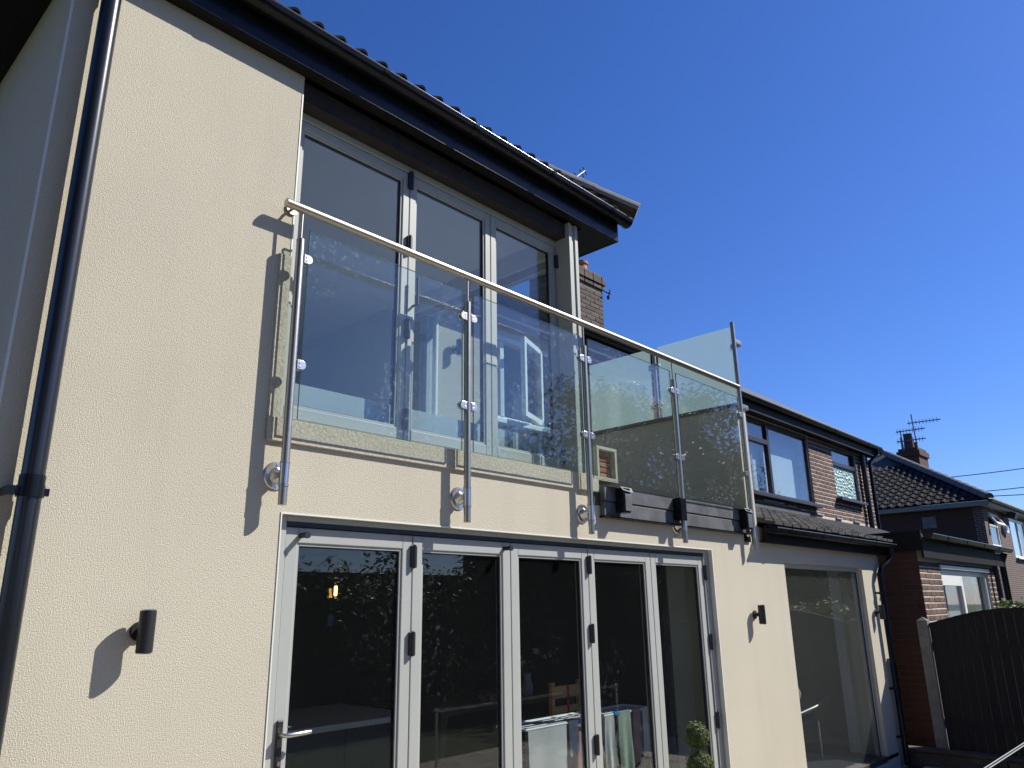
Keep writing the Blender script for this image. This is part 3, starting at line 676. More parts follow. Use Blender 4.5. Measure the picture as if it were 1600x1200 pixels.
# the window in the rendered part is hidden by the screen; bricks of the rear wall
bk = brick_mesh(M['brick'])
nb = lay_bricks(bh, bk, 13.63, HX1, 3.10, 4.56, BY, '-y', holes=(W2,))
stf = MB()
z = 3.0; r_ = 0
while z < 4.5:
    u = 7.0 - (.1125 if r_ % 2 else 0)
    while u < 13.6:
        a, b = max(u, 6.99), min(u+.215, 13.62)
        if not (W1[0] < (a+b)/2 < W1[1] and W1[2] < z < W1[3]): stf.box(a, b, BY-.006, BY-.0002, z, z+.065)
        u += .225
    z += .075; r_ += 1
stuff(stf.build('brickwork', M['brick'], bh))
def window(parent, w, y, fm, bars, name, label=None, panes=True, sill=True, pane_m=None, fw_=.06, depth=.07):
    x0, x1, z0, z1 = w
    mb = MB().box(x0, x0+fw_, y, y+depth, z0, z1).box(x1-fw_, x1, y, y+depth, z0, z1).box(x0+fw_, x1-fw_, y, y+depth, z1-fw_, z1).box(x0+fw_, x1-fw_, y, y+depth, z0, z0+fw_)
    for (b0, b1, c0, c1) in bars: mb.box(b0, b1, y-.006, y+depth, c0, c1)
    o = mb.build(name, fm, parent, bevel=.004)
    if label: o['label'] = label
    if sill: MB().box(x0-.06, x1+.06, y-.13, y+.02, z0-.05, z0-.001).build('sill', fm, o, bevel=.004)
    return o
w0 = window(bh, W0, BY+.015, M['white'], [(5.54, 5.60, 3.52, 4.36), (6.17, 6.23, 3.52, 4.36)], 'window', 'white framed terrace window with its middle casement open')
MB().box(5.36, 5.54, BY+.045, BY+.053, 3.52, 4.36).box(6.23, 6.56, BY+.045, BY+.053, 3.52, 4.36).build('pane', M['glass'], w0)
sash = MB(); sa = R(21); d = Vector((-math.cos(sa), -math.sin(sa), 0)); n_ = Vector((-d.y, d.x, 0)); o0 = Vector((6.18, BY-.01, 0)); Ls = .56
for t0 in (.03, Ls-.03): sash.obox(o0 + d*t0 + Vector((0,0,3.94)), d, n_, (0,0,1), .03, .025, .44)
for zz in (3.53, 4.35): sash.obox(o0 + d*(Ls/2) + Vector((0,0,zz)), d, n_, (0,0,1), Ls/2-.0605, .024, .03)
so_ = sash.build('open_sash', M['white'], w0, bevel=.003)
MB().obox(o0 + d*(Ls/2) + Vector((0,0,3.94)), d, n_, (0,0,1), Ls/2-.0605, .003, .379).build('sash_pane', M['glass'], w0)
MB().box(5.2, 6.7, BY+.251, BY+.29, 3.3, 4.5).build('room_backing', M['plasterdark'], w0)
wA = window(bh, W1, BY+.015, M['brown'], [(11.93, 12.01, 3.32, 4.46), (11.06, 11.93, 4.12, 4.20)], 'window', 'wide dark framed window with pale blind')
MB().box(11.06, 13.56, BY+.045, BY+.053, 3.32, 4.46).build('pane', M['glass'], wA)
MB().quad([(12.06, BY+.16, 3.30), (13.20, BY+.16, 3.30), (13.20, BY+.16, 4.16), (12.06, BY+.16, 4.42)]).build('blind', M['blind'], wA)
mb = MB(); NN = 16
for k in range(NN):
    xa, xb = 11.08 + .5*k/NN, 11.08 + .5*(k+1)/NN
    ya, yb = BY+.15 + .02*math.sin(k*1.9), BY+.15 + .02*math.sin((k+1)*1.9); mb.quad([(xa,ya,3.3),(xb,yb,3.3),(xb,yb,4.5),(xa,ya,4.5)])
mb.build('curtain', M['curtain'], wA, smooth=True)
MB().box(10.9, 13.7, BY+.251, BY+.29, 3.1, 4.6).build('room_backing', M['curtain'], wA)
wB = window(bh, W2, BY+.015, M['brown'], [(14.78, 15.92, 4.14, 4.22)], 'window', 'small dark framed bathroom window with patterned glass')
MB().box(14.78, 15.92, BY+.045, BY+.053, 3.56, 4.14).build('obscure_pane', M['obscure'], wB)
MB().box(14.78, 15.92, BY+.045, BY+.053, 4.22, 4.46).build('pane', M['glass'], wB)
MB().box(14.6, 16.1, BY+.251, BY+.29, 3.4, 4.6).build('room_backing', M['curtain'], wB)
MB().box(4.41, HX1+.12, BY-.16, BY-.14, 4.53, 4.72).build('fascia', M['soffit'], bh, bevel=.003)
MB().box(4.41, HX1+.12, BY-.14, BY-.003, 4.535, 4.547).build('soffit', M['soffit'], bh)
gutter('gutter', BY-.205, 4.735, .06, 4.9, HX1+.22, bh, [8.0, 9.6, 11.2, 12.8, 14.4, 16.2])
P2 = math.tan(R(33.5)); hy0, hz0, hy1 = BY-.17, 4.775, 6.2
mr = MB().quad([(4.5,hy0,hz0),(HX1+.18,hy0,hz0),(HX1+.18,hy1,hz0+(hy1-hy0)*P2),(4.5,hy1,hz0+(hy1-hy0)*P2)]).quad([(HX1+.18,hy0,hz0),(HX1+.18,10.2,hz0),(HX1+.18,hy1,hz0+(hy1-hy0)*P2)]).quad([(4.5,10.4,hz0),(HX1+.18,10.4,hz0),(HX1+.18,hy1,hz0+(hy1-hy0)*P2),(4.5,hy1,hz0+(hy1-hy0)*P2)]).build('roof', M['tile'], bh)
mb = MB()
for k in range(14):
    a = hy0 + k*.3; zz = hz0 + (a-hy0)*P2
    x = 4.9
    while x < HX1 + .1:
        mb.obox((x+.15, a+.14, zz + .14*P2 + .014), (1,0,0), (0, 1, P2), (0, -P2, 1), .147, .17, .010); x += .30
stuff(mb.build('roof_tiles', M['tile'], mr))
# rainwater and soil pipes at the right end of the brick wall
PIP = 'dark pipes at the end of the brick wall'
wp = downpipe('downpipe', 'slim white downpipe seen through the middle balcony door', [(4.57, BY-.05, 4.5), (4.57, BY-.05, 2.42)], .03, [], None, M['white'])
p1 = downpipe('soil_pipe', 'dark soil pipe beside the patterned bathroom window', [(16.22, BY-.07, 4.5), (16.22, BY-.07, 3.0)], .05, [], PIP, M['blackmatt'])
p2 = downpipe('downpipe', 'shiny dark downpipe at the far end of the brick wall', [(16.80, BY-.20, 4.70), (16.80, BY-.20, 4.60), (16.66, BY-.07, 4.42), (16.62, BY-.07, 4.36), (16.62, BY-.07, 2.9)], .036, [], PIP)
# chimney
CHX0, CHX1, CHY = 8.25, 9.14, 3.2
ch = MB().box(CHX0, CHX1, CHY, CHY+.75, 5.3, 6.62).build('chimney', M['mortardark'], bh)
bd = brick_mesh(M['brickdark'])
lay_bricks(ch, bd, CHX0, CHX1, 5.52, 6.40, CHY, '-y')
lay_bricks(ch, bd, CHY, CHY+.75, 5.52, 6.40, CHX0, '-x')
for k, (z, o_) in enumerate(((6.405, .03), (6.48, .05), (6.555, .035))):
    u = CHX0-o_
    while u < CHX1 + o_ - .05:
        b_ = min(u+.215, CHX1+o_); MB().box(u, b_-.008, CHY-o_, CHY+.7, z, z+.066).build('brick', M['brickdark'], ch, bevel=.004); u += .222
MB().box(CHX0+.01, CHX1-.01, CHY+.01, CHY+.7, 6.62, 6.67).build('flaunching', M['mortardark'], ch)
MB().tube([(8.93,CHY+.25,6.64),(8.93,CHY+.25,6.70),(8.93,CHY+.25,6.84),(8.93,CHY+.25,6.86),(8.93,CHY+.25,6.90)], [.13,.12,.105,.125,.125], 20).build('chimney_pot', M['terracotta'], ch, smooth=True)
MB().box(CHX0-.02, CHX1+.03, CHY-.03, CHY+.02, 5.50, 5.66).build('lead_apron', M['lead'], ch)
MB().tube([(9.16,CHY-.02,6.40),(9.26,CHY-.08,6.36)], .012, 8).tube([(9.22,CHY-.1,6.42),(9.27,CHY-.02,6.30)], .008, 8).tube([(9.27,CHY-.02,6.34),(9.33,CHY+.02,6.33)], .022, 8).build('aerial_bracket', M['blackmatt'], ch)
am = thing('aerial_mast', 'thin dark aerial mast rising beside the chimney pot under the eaves', 'aerial', (8.58, 3.4, 6.62))
MB().tube([(8.60,3.4,6.62),(8.585,3.4,7.25)], .014, 8).build('mast', M['blackmatt'], am)
# low roof upstand and flashing against the brick wall
lf = MB().box(7.0, 13.25, BY-.03, BY-.008, 3.0, 3.09).build('wall_flashing', M['lead'], house)
mb = MB()
for (x, z, l) in ((11.5, 3.16, .75), (12.4, 3.14, .3), (12.9, 3.12, .25), (13.6, 3.10, .3), (14.5, 3.09, .3), (15.4, 3.09, .35)): mb.box(x, x+l, BY-.028, BY-.009, z, z+.022)
mb.build('mortar_fillet', M['leadpale'], bh)
# roof of the attached neighbour's lean-to continuing behind the low roof
MB().quad([(10.5,.5,2.45),(16.6,.5,2.45),(16.6,BY-.01,3.05),(10.5,BY-.01,3.05)]).quad([(10.5,.5,2.45),(10.5,BY-.01,3.05),(10.5,BY-.01,2.3),(10.5,.5,2.3)]).build('lean_to_roof', M['soffit'], bh)

# small aerial peeping over the eaves
ya = thing('tv_aerial', 'small dark television aerial peeping over the long gutter', 'aerial', (8.3, 3.0, 7.6))
MB().tube([(8.0,3.0,7.70),(8.56,3.0,8.22)], .012, 8).build('boom', M['blackmatt'], ya)
mb = MB()
for t in (.35, .6, .85, 1.0):
    q = Vector((8.0,3.0,7.70)).lerp(Vector((8.56,3.0,8.22)), t); mb.tube([q + Vector((-.05,0,.05)), q + Vector((.05,0,-.05))], .008, 6)
mb.build('elements', M['blackmatt'], ya)
MB().tube([(8.1,3.0,6.6),(8.1,3.0,7.8)], .014, 8).build('mast', M['blackmatt'], ya)

# ------------------------------------------------------------------ neighbour's single storey extension
nx = thing('brick_extension', 'red brick extension with white patio window behind the timber fence', 'extension', (13, 1, G0))
NX0, NX1, NY = 10.83, 15.3, -.30
NW = (11.78, 14.45, .60, 2.02)
MB().wall([NX0+.002, NW[0], NW[1], NX1], [G0, NW[2], NW[3], 2.40], lambda x, z: not (NW[0] < x < NW[1] and NW[2] < z < NW[3]), NY, NY+.25).build('front_wall', M['mortar'], nx, merge=True)
MB().box(NX0, NX0+.25, NY+.25, 2.0, G0, 2.40).build('side_wall', M['brickshade'], nx)
MB().box(NX1-.25, NX1, NY+.25, 2.0, G0, 2.40).build('side_wall', M['brickshade'], nx)
MB().box(NX0-.008, NX0-.0005, NY-.004, NY+.25, G0, 2.42).build('corner_face', M['brickshade'], nx)
lay_bricks(nx, bk, NX0+.004, NX1, .98, 2.16, NY, '-y', holes=(NW,))
MB().box(NX0+.25, NX1-.25, 1.6, 1.7, G0, 2.4).build('inner_wall', M['plasterdark'], nx)
nwf = window(nx, (NW[0], NW[1], NW[2], NW[3]), NY+.03, M['white'], [(12.85, 12.95, .66, 1.96), (NW[0]+.06, 12.85, 1.80, 1.961)], 'patio_window', 'white framed window with two panes', sill=False, fw_=.07)
MB().box(NW[0]+.07, NW[1]-.07, NY+.06, NY+.068, NW[2]+.07, NW[3]-.07).build('pane', M['glass'], nwf)
MB().box(NW[0]-.03, NW[1]+.03, NY-.03, NY+.03, NW[3], NW[3]+.05).build('head_trim', M['white'], nwf, bevel=.004)
MB().box(13.0, 14.3, NY+.35, NY+.37, .7, 1.9).build('net_blind', M['curtain'], nwf)
MB().box(NX0-.05, NX1+.1, NY-.10, NY-.07, 2.13, 2.34).build('fascia', M['soffit'], nx, bevel=.003)
MB().box(NX0-.05, NX1+.1, NY-.07, 2.0, 2.402, 2.44).build('flat_roof', M['felt'], nx)
MB().box(NX0-.06, NX0-.03, NY-.10, 2.0, 2.22, 2.47).build('verge_board', M['soffit'], nx)
gutter('gutter', NY-.165, 2.425, .06, NX0+.02, NX1+.25, nx, [11.6, 12.6, 13.6, 14.6], M['black'])
npipe = downpipe('downpipe', 'thin dark downpipe right of the white patio window', [(14.75, NY-.07, 2.3), (14.75, NY-.07, .2)], .036, [], None, M['blackmatt'])
npipe2 = downpipe('downpipe', 'thick dark downpipe at the outer corner of the neighbouring extension', [(15.35, NY-.12, 2.36), (15.35, NY-.06, 2.2), (15.35, NY-.06, .2)], .05, [], None, M['blackmatt'])

# ------------------------------------------------------------------ far house with hipped roof
FXc, FYf, FE = 30.4, 2.8, 4.78
fh = thing('hipped_house', 'far red brick house with hipped tiled roof and white windows', 'house', (34, 6, G0))
fwin = [(31.05, 32.45, 3.38, 4.55), (34.45, 37.3, 3.12, 4.62)]
def solid_f(x, z): return not any(a < x < b and c < z < d for a, b, c, d in fwin)
MB().wall([FXc, 31.05, 32.45, 34.45, 37.3, 46], [G0, 3.12, 3.38, 4.55, 4.62, FE-.05], solid_f, FYf, FYf+.3).build('front_wall', M['brickfar'], fh, merge=True)
MB().box(FXc, FXc+.3, FYf+.3, 10.0, G0, FE-.05).build('side_wall', M['brickshade'], fh)
MB().box(FXc+.31, 46, 5.0, 5.2, G0, FE).build('inner_wall', M['plasterdark'], fh)
fa1 = window(fh, fwin[0], FYf+.02, M['white'], [(31.05, 32.45, 4.10, 4.17)], 'window', 'narrow white window with its top vent open', fw_=.09)
MB().box(31.14, 32.36, FYf+.05, FYf+.06, 3.47, 4.10).build('pane', M['glass'], fa1)
v = MB(); dv = Vector((0, -math.sin(R(32)), -math.cos(R(32)))); nv = Vector((0, -dv.z, dv.y)); c0 = Vector((31.75, FYf, 4.52))
for s_ in (-1, 1): v.obox(c0 + Vector((s_*.63,0,0)) + dv*.2, (1,0,0), nv, dv, .05, .03, .2)
for t in (.0, .40): v.obox(c0 + dv*t, (1,0,0), nv, dv, .68, .03, .05)
v.build('open_vent', M['white'], fa1)
MB().obox(c0 + dv*.2, (1,0,0), nv, dv, .58, .005, .17).build('vent_pane', M['glass'], fa1)
fa2 = window(fh, fwin[1], FYf+.02, M['white'], [(35.9, 36.0, 3.12, 4.62)], 'window', 'wide white window with two lights', fw_=.09)
MB().box(34.54, 37.2, FYf+.05, FYf+.06, 3.2, 4.53).build('pane', M['glass'], fa2)
MB().box(FXc-.3, 46, FYf-.3, FYf-.27, FE-.06, FE+.12).box(FXc-.3, FXc-.27, FYf-.27, 10.3, FE-.06, FE+.10).build('fascia', M['greyboard'], fh)
MB().box(FXc-.268, 46, FYf-.268, FYf-.001, FE-.056, FE-.04).box(FXc-.268, FXc-.001, FYf, 10.3, FE-.056, FE-.04).build('soffit', M['greyboard'], fh)
gutter('gutter', FYf-.37, FE+.12, .07, FXc-.35, 46, fh, [33, 36, 39], M['black'])
FP = math.tan(R(32)); r0 = Vector((FXc-.33, FYf-.33, FE+.1)); span = 4.6
apex = Vector((r0.x+span, r0.y+span, r0.z+span*FP))
fr_ = MB().quad([r0, (46, r0.y, r0.z), (46, apex.y, apex.z), apex]).quad([(r0.x, r0.y+2*span, r0.z), r0, apex]).quad([(46, r0.y+2*span, r0.z), (r0.x, r0.y+2*span, r0.z), apex, (46, apex.y, apex.z)]).build('roof', M['tile'], fh)
ft = roll_tile(.30, .40, 1, .055, .02, mat_=M['tilefar'])
g_ = .31*math.cos(R(31))
for r_ in range(12):
    off = r_*g_; y = r0.y + off + .3 + (.0 if r_ % 2 else .0)
    while y < r0.y + 2*span - off - .15 and y < 9.4:
        instance('roof_tile', ft, fr_, (r0.x + off - .03, y, r0.z + off*FP + .04), rot=(R(31)-.05, 0, -math.pi/2))
        y += .30
mb = MB()
for k in range(13):
    a = r0.y + k*g_; zz = r0.z + k*g_*FP; x = r0.x + k*g_ + .3
    while x < 45.8: mb.obox((x, a+.16, zz+.16*FP+.03), (1,0,0), (0,1,FP), (0,-FP,1), .145, .19, .012); x += .30
stuff(mb.build('roof_tiles', M['tile'], fr_))
ridge_run(r0 + Vector((0,0,.06)), apex + Vector((0,0,.06)), .17, .42, fr_, M['tilehip'])
ridge_run(apex + Vector((0,0,.05)), (45.6, apex.y, apex.z+.05), .16, .9, fr_, M['tilehip'], 'ridge_tile')
FCX, FCY = 40.4, apex.y + .1
fc = MB().box(FCX, FCX+1.5, FCY-.1, FCY+.8, apex.z-.5, apex.z+.72).box(FCX-.08, FCX+1.58, FCY-.18, FCY+.88, apex.z+.72, apex.z+.98).box(FCX, FCX+1.5, FCY-.1, FCY+.8, apex.z+.98, apex.z+1.12).build('chimney', M['brickshade'], fh)
MB().box(FCX+1.5005, FCX+1.53, FCY-.12, FCY+.8, apex.z-.35, apex.z+.1).box(FCX-.03, FCX+1.53, FCY-.15, FCY-.1005, apex.z-.4, apex.z+.05).build('lead_apron', M['lead'], fc)
for x, hh in ((FCX+.35, .72), (FCX+1.1, .38)): MB().tube([(x,FCY+.35,apex.z+1.10),(x,FCY+.35,apex.z+1.10+hh),(x,FCY+.35,apex.z+1.16+hh)], [.24,.20,.23], 14).build('chimney_pot', M['brickfarpot'], fc, smooth=True)
MB().box(FXc-.02, FXc-.0005, 4.3, 4.75, 4.1, 4.5).build('vent_block', M['concrete'], fh)
gw = window(fh, (6.1, 6.7, 3.8, 4.4), 0, M['white'], [], 'window', None, sill=False) if False else None
gwm = MB().box(FXc-.05, FXc-.001, 6.2, 6.28, 3.75, 4.45).box(FXc-.05, FXc-.001, 6.82, 6.9, 3.75, 4.45).box(FXc-.05, FXc-.001, 6.28, 6.82, 4.37, 4.45).box(FXc-.05, FXc-.001, 6.28, 6.82, 3.75, 3.83).build('window', M['white'], fh); gwm['label'] = 'small white gable window half hidden by the low roofs'
MB().box(FXc-.02, FXc-.002, 6.28, 6.82, 3.83, 4.37).build('pane', M['gasket'], gwm)
MB().box(33.1, 33.5, FYf-.12, FYf-.0005, 3.95, 4.25).build('alarm_box', M['white'], fh, bevel=.02)
MB().obox((33.5, FYf-.3, 4.62), (1,0,0), (0,1,.4), (0,-.4,1), .2, .15, .12).tube([(33.5, FYf-.001, 4.6),(33.5,FYf-.2,4.62)], .05, 8).build('flood_light', M['blackmatt'], fh, bevel=.01)
AG = 'television aerials on the far chimney'
def yagi(label, base, top, boom_z, l, dirx, group):
    t = thing('tv_aerial', label, 'aerial', base, group)
    MB().tube([base, top], .03, 8).build('mast', M['cable'], t)
    a = Vector((top[0], top[1], boom_z)); d_ = Vector(dirx).normalized()
    MB().tube([a - d_*l*.15, a + d_*l*.85], .028, 6).build('boom', M['cable'], t)
    mb = MB()
    for k in range(9):
        q = a + d_*(l*(-.1+.105*k)); mb.tube([q + Vector((0,0,-.13)), q + Vector((0,0,.13))], .012, 5)
    mb.build('elements', M['cable'], t)
    return t
yagi('tall slim aerial with a long boom above the far chimney', (FCX+1.2, FCY+.2, apex.z+1.1), (FCX+1.0, FCY+.2, apex.z+3.0), apex.z+2.55, 1.5, (.15, -1, 0), AG)
yagi('short aerial with its boom behind the far chimney pots', (FCX-.1, FCY+.5, apex.z+.95), (FCX-.22, FCY+.5, apex.z+2.0), apex.z+1.95, 1.3, (.2, -1, .03), AG)
yagi('lower aerial boom across the far chimney pots', (FCX+.05, FCY+.6, apex.z+1.0), (FCX+.02, FCY+.6, apex.z+1.7), apex.z+1.5, 1.3, (.2, -1, .03), AG)
# overhead wires running off to the right
WG = 'overhead wires right of the far chimney'
def wire(lab, a, b):
    a, b = Vector(a), Vector(b); pts = []
    for k in range(13):
        t = k/12; p = a.lerp(b, t); p.z -= 1.1*4*t*(1-t)*.35; pts.append(p)
    tag(MB().tube(pts, .022, 6).build('overhead_wire', M['cable'], base=a), lab, 'wire', WG)
wire('highest overhead wire leaving the far roof ridge', (45, 6.9, 7.86), (45.5, -9.0, 9.3))
wire('middle overhead wire leaving the far roof slope', (45, 5.7, 6.95), (45.5, -9.0, 8.4))
wire('lowest overhead wire leaving the far roof slope', (45, 5.1, 6.67), (45.5, -9.0, 7.4))

# ------------------------------------------------------------------ boundary fence
FNX = 10.5
fp = thing('fence_post', 'pale concrete fence post with a pointed cap', 'fence post', (FNX, -.33, G0))
MB().prism([(FNX-.055,-.40),(FNX+.055,-.40),(FNX+.055,-.28),(FNX-.055,-.28)], 'z', G0, 1.37, cap=True).build('shaft', M['concrete'], fp, bevel=.006)
mb = MB(); a = [(FNX-.055,-.40,1.37),(FNX+.055,-.40,1.37),(FNX+.055,-.28,1.37),(FNX-.055,-.28,1.37)]
for k in range(4): mb.quad([a[k], a[(k+1) % 4], (FNX, -.34, 1.415)])
mb.build('pointed_cap', M['concrete'], fp)
fn = thing('timber_fence', 'dark timber fence panel with an arched top', 'fence', (FNX, -1.3, G0))
y = -.405; k = 0
while y > -2.30:
    t = (-.405 - y)/1.85; ztop = 1.335 + .175*math.sin(math.pi*min(1, max(0, t*.98+.01)))
    o = MB().box(FNX-.012, FNX+.008, y-.098, y-.002, G0+.16, ztop + random.uniform(-.004, .004)).build('board', M['fence'], fn)
    y -= .10; k += 1
MB().box(FNX+.009, FNX+.04, -2.3, -.405, .2, .27).box(FNX+.009, FNX+.04, -2.3, -.405, 1.05, 1.12).build('rail', M['fence'], fn)
seg = 12
for k in range(seg):
    a, b = k/seg, (k+1)/seg
    za, zb = (1.338 + .175*math.sin(math.pi*q) for q in (a, b)); ya, yb = -.405-1.88*a, -.405-1.88*b
    MB().quad([(FNX-.02,ya,za),(FNX+.025,ya,za),(FNX+.025,yb,zb),(FNX-.02,yb,zb)]).quad([(FNX-.02,ya,za-.03),(FNX-.02,ya,za),(FNX-.02,yb,zb),(FNX-.02,yb,zb-.03)]).quad([(FNX+.025,ya,za-.03),(FNX+.025,ya,za),(FNX+.025,yb,zb),(FNX+.025,yb,zb-.03)]).build('capping', M['fence'], fn)
fn2 = MB().box(FNX-.015, FNX+.015, -6.2, -2.42, G0+.1, 1.34).build('timber_fence', M['fence'], base=Vector((FNX,-4,G0))); tag(fn2, 'straight dark timber fence panel beyond the arched one', 'fence')
sl_ = thing('sleeper_edging', 'dark timber sleeper edging along the foot of the fence', 'garden edging', (10.28, -1.0, G0))
yy = .12
for k in range(3): MB().box(10.22, 10.36, yy-1.15, yy-.004, G0-.03, -.075 - .002*k).build('sleeper', M['sleeper'], sl_, bevel=.008); yy -= 1.155
MB().box(10.195, 10.385, -3.34, .12, -.072, -.04).build('top_board', M['sleeper'], sl_, bevel=.005)

# ------------------------------------------------------------------ foliage
def leaves(mb, centre, rad, n, size, rng, shell=.5, flat=1.0):
    for i in range(n):
        d_ = Vector((rng.gauss(0,1), rng.gauss(0,1), rng.gauss(0,1))).normalized()
        q = Vector(centre) + Vector((d_.x*rad[0], d_.y*rad[1], d_.z*rad[2]))*(shell + (1-shell)*rng.random())
        nrm = (d_ + Vector((rng.uniform(-.8,.8), rng.uniform(-.8,.8), rng.uniform(-.5,.9)))).normalized(); t = nrm.orthogonal().normalized()
        t = (Matrix.Rotation(rng.uniform(0, 6.28), 3, nrm) @ t); w = nrm.cross(t); s_ = size*rng.uniform(.6, 1.3)
        mb.quad([q - t*s_, q + w*s_*.45 + nrm*s_*.12, q + t*s_, q - w*s_*.45 + nrm*s_*.12])
rng = random.Random(3)
tp = thing('topiary_plant', 'small topiary plant with clipped ball heads beside the folding doors', 'potted plant', (5.22, -.22, G0))
for (c, r_, n) in (((5.205,-.22,.70), .083, 2600), ((5.215,-.22,.505), .092, 2800), ((5.215,-.22,.29), .10, 1500)):
    mb = MB(); leaves(mb, c, (r_, r_, r_), n, .0085, rng, .80)
    for k in range(60):
        d_ = Vector((rng.gauss(0,1), rng.gauss(0,1), rng.gauss(0,1))).normalized(); leaves(mb, Vector(c)+d_*r_*1.0, (.013,.013,.013), 6, .008, rng, .2)
    for k in range(70):
        d_ = Vector((rng.gauss(0,1), rng.gauss(0,1), rng.gauss(0,1))).normalized(); leaves(mb, Vector(c)+d_*r_*rng.uniform(1.05, 1.2), (.006,.006,.006), 3, .009, rng, .2)
    mb.build('leaf_ball', M['leafbox'], tp)
MB().tube([(5.215,-.22,.02),(5.217,-.22,.3),(5.205,-.22,.72)], [.011,.010,.007], 10).build('stem', M['bark'], tp)
MB().tube([(5.215,-.22,G0),(5.215,-.22,G0+.02),(5.215,-.22,.03),(5.215,-.22,.05)], [.085,.09,.12,.125], 24).build('pot', M['ceramic'], tp, smooth=True)
sh = MB(); rs = random.Random(11)
for (y_, z_, r_) in ((-.95,1.42,.22),(-1.25,1.46,.24),(-1.6,1.42,.26),(-1.95,1.40,.25),(-1.1,1.2,.3),(-1.7,1.15,.35)): leaves(sh, (12.1, y_, z_), (.28, r_, .2), 420, .035, rs, .4)
sht = thing('garden_shrub', 'sunlit green shrub showing above the fence', 'shrub', (12.1, -1.4, G0))
sh.build('foliage', M['leafshrub'], sht)
MB().tube([(12.1,-1.4,G0),(12.1,-1.4,.7),(12.08,-1.2,1.3)], [.035,.03,.012], 8).build('stem', M['bark'], sht)
# garden trees and hedge opposite the house: what the glass mirrors
def tree(x, y, h, r_, label, seed, group):
    rg = random.Random(seed); t = thing('garden_tree', label, 'tree', (x, y, G0), group)
    tk = MB(); tk.tube([(x,y,G0),(x+.1,y,h*.25),(x+.05,y+.1,h*.5),(x,y,h*.8)], [h*.03,h*.024,h*.017,h*.006], 10)
    cr = MB()
    for k in range(34):
        a = rg.uniform(0, 6.28); zz = h*rg.uniform(.30, .97); rr = r_*math.sin(math.pi*min(1, max(.12, (zz/h-.18)/.85)))*rg.uniform(.35, 1)
        c = Vector((x + math.cos(a)*rr, y + math.sin(a)*rr, zz)); tk.tube([(x+.05, y, zz*.72), (Vector((x,y,zz*.78))+c)/2, c], [h*.009, h*.006, h*.002], 6)
        leaves(cr, c, (r_*.42, r_*.42, r_*.30), 620, .15 if x < 0 else .085, rg, .15)
    tk.build('trunk', M['bark'], t); cr.build('crown', M['leaf'], t); return t
TG = 'garden trees mirrored in the glass'
tree(17.0, -9.0, 7.6, 3.0, 'leafy garden tree opposite the tall fixed window', 2, TG)
tree(22.5, -9.5, 8.4, 3.4, 'broad garden tree beyond the neighbouring garden', 5, TG)
tree(28.5, -9.0, 8.0, 3.2, 'garden tree well along the neighbouring gardens', 6, TG)
tree(36.0, -10.0, 5.8, 2.6, 'garden tree farthest along the neighbouring gardens', 8, TG)
tree(-3.5, -9.0, 11.5, 4.2, 'tall unseen tree added left of the house', 12, TG)  # the left trees are added to darken what the steel posts mirror
tree(-9.5, -5.5, 11.0, 4.2, 'broad unseen tree added beyond the left corner of the house', 14, TG)
tree(-8.5, -13.0, 12.0, 4.5, 'tallest unseen tree added at the far left of the lawn', 15, TG)
hd = MB(); rh = random.Random(4)
for k in range(42): leaves(hd, (-2 + k*.75, -8.0 + rh.uniform(-.2,.2), 1.0 + rh.uniform(-.1,.25)), (.6, .5, 1.5), 900, .06, rh, .3)
for k in range(50):
    xk = 3 + k*.9
    leaves(hd, (xk, -9.6 + rh.uniform(-.3,.3), (3.2 if xk > 13 else 1.75) + rh.uniform(-.35,.35)), (.9, .7, 1.9 if xk > 13 else 1.15), 800, .075, rh, .3)
hto = thing('garden_hedge', 'tall dense hedge along the end of the garden', 'hedge', (13, -8.0, G0))
hd.build('foliage', M['leaf'], hto)
MB().box(-3, 33, -8.25, -7.8, G0, 1.75).box(12.5, 48, -9.8, -9.3, G0, 3.3).box(2, 12.49, -9.8, -9.3, G0, 2.3).build('blocker_core', M['hedgeblock'], hto)  # solid dark boxes added to block the bright horizon in mirrored views

# ------------------------------------------------------------------ inside the kitchen
isl = thing('kitchen_island', 'navy kitchen island with a pale worktop', 'kitchen island', (3.0, 2.0, -.062))
MB().box(1.75, 4.05, 1.5, 2.5, .80, .84).build('worktop', M['counter'], isl, bevel=.004)
MB().box(1.8, 4.0, 1.56, 2.44, -.06, .799).build('cabinet', M['navy'], isl)
for x in (2.35, 2.9, 3.45): MB().box(x-.003, x+.003, 1.553, 1.5595, 0, .78).build('door_gap', M['gasket'], isl)
pd = thing('pendant_lantern', 'glass lantern with a glowing filament bulb inside the kitchen', 'lamp', (3.265, 1.5, 1.5))
MB().tube([(3.25,1.5,1.49),(3.26,1.5,1.80),(3.262,1.5,1.90),(3.262,1.5,1.93)], [.035,.075,.06,.012], 6, cap=False).build('glass_shade', M['lampglass'], pd)
MB().tube([(3.262,1.5,1.93),(3.262,1.5,2.219)], .005, 6).tube([(3.262,1.5,1.80),(3.262,1.5,1.93)], .014, 10).build('cord', M['blackmatt'], pd)
bl = MB().tube([(3.265,1.5,1.80),(3.265,1.5,1.76),(3.265,1.5,1.72),(3.265,1.5,1.685),(3.265,1.5,1.675)], [.012,.022,.026,.018,.006], 14).build('bulb', M['lampglass'], pd, smooth=True)
MB().tube([(3.265,1.5,1.765),(3.265,1.5,1.70)], .010, 8).build('filament', M['bulb'], bl)
ck = thing('wooden_chair', 'pine chair with a slatted back inside the folding doors', 'chair', (5.08, 1.0, -.062))
for x in (4.91, 5.25): MB().box(x-.018, x+.018, 0.86, 0.90, -.06, 1.02).build('leg', M['wood'], ck, bevel=.004)
for x in (4.91, 5.25): MB().box(x-.018, x+.018, 1.22, 1.26, -.06, .42).build('leg', M['wood'], ck, bevel=.004)
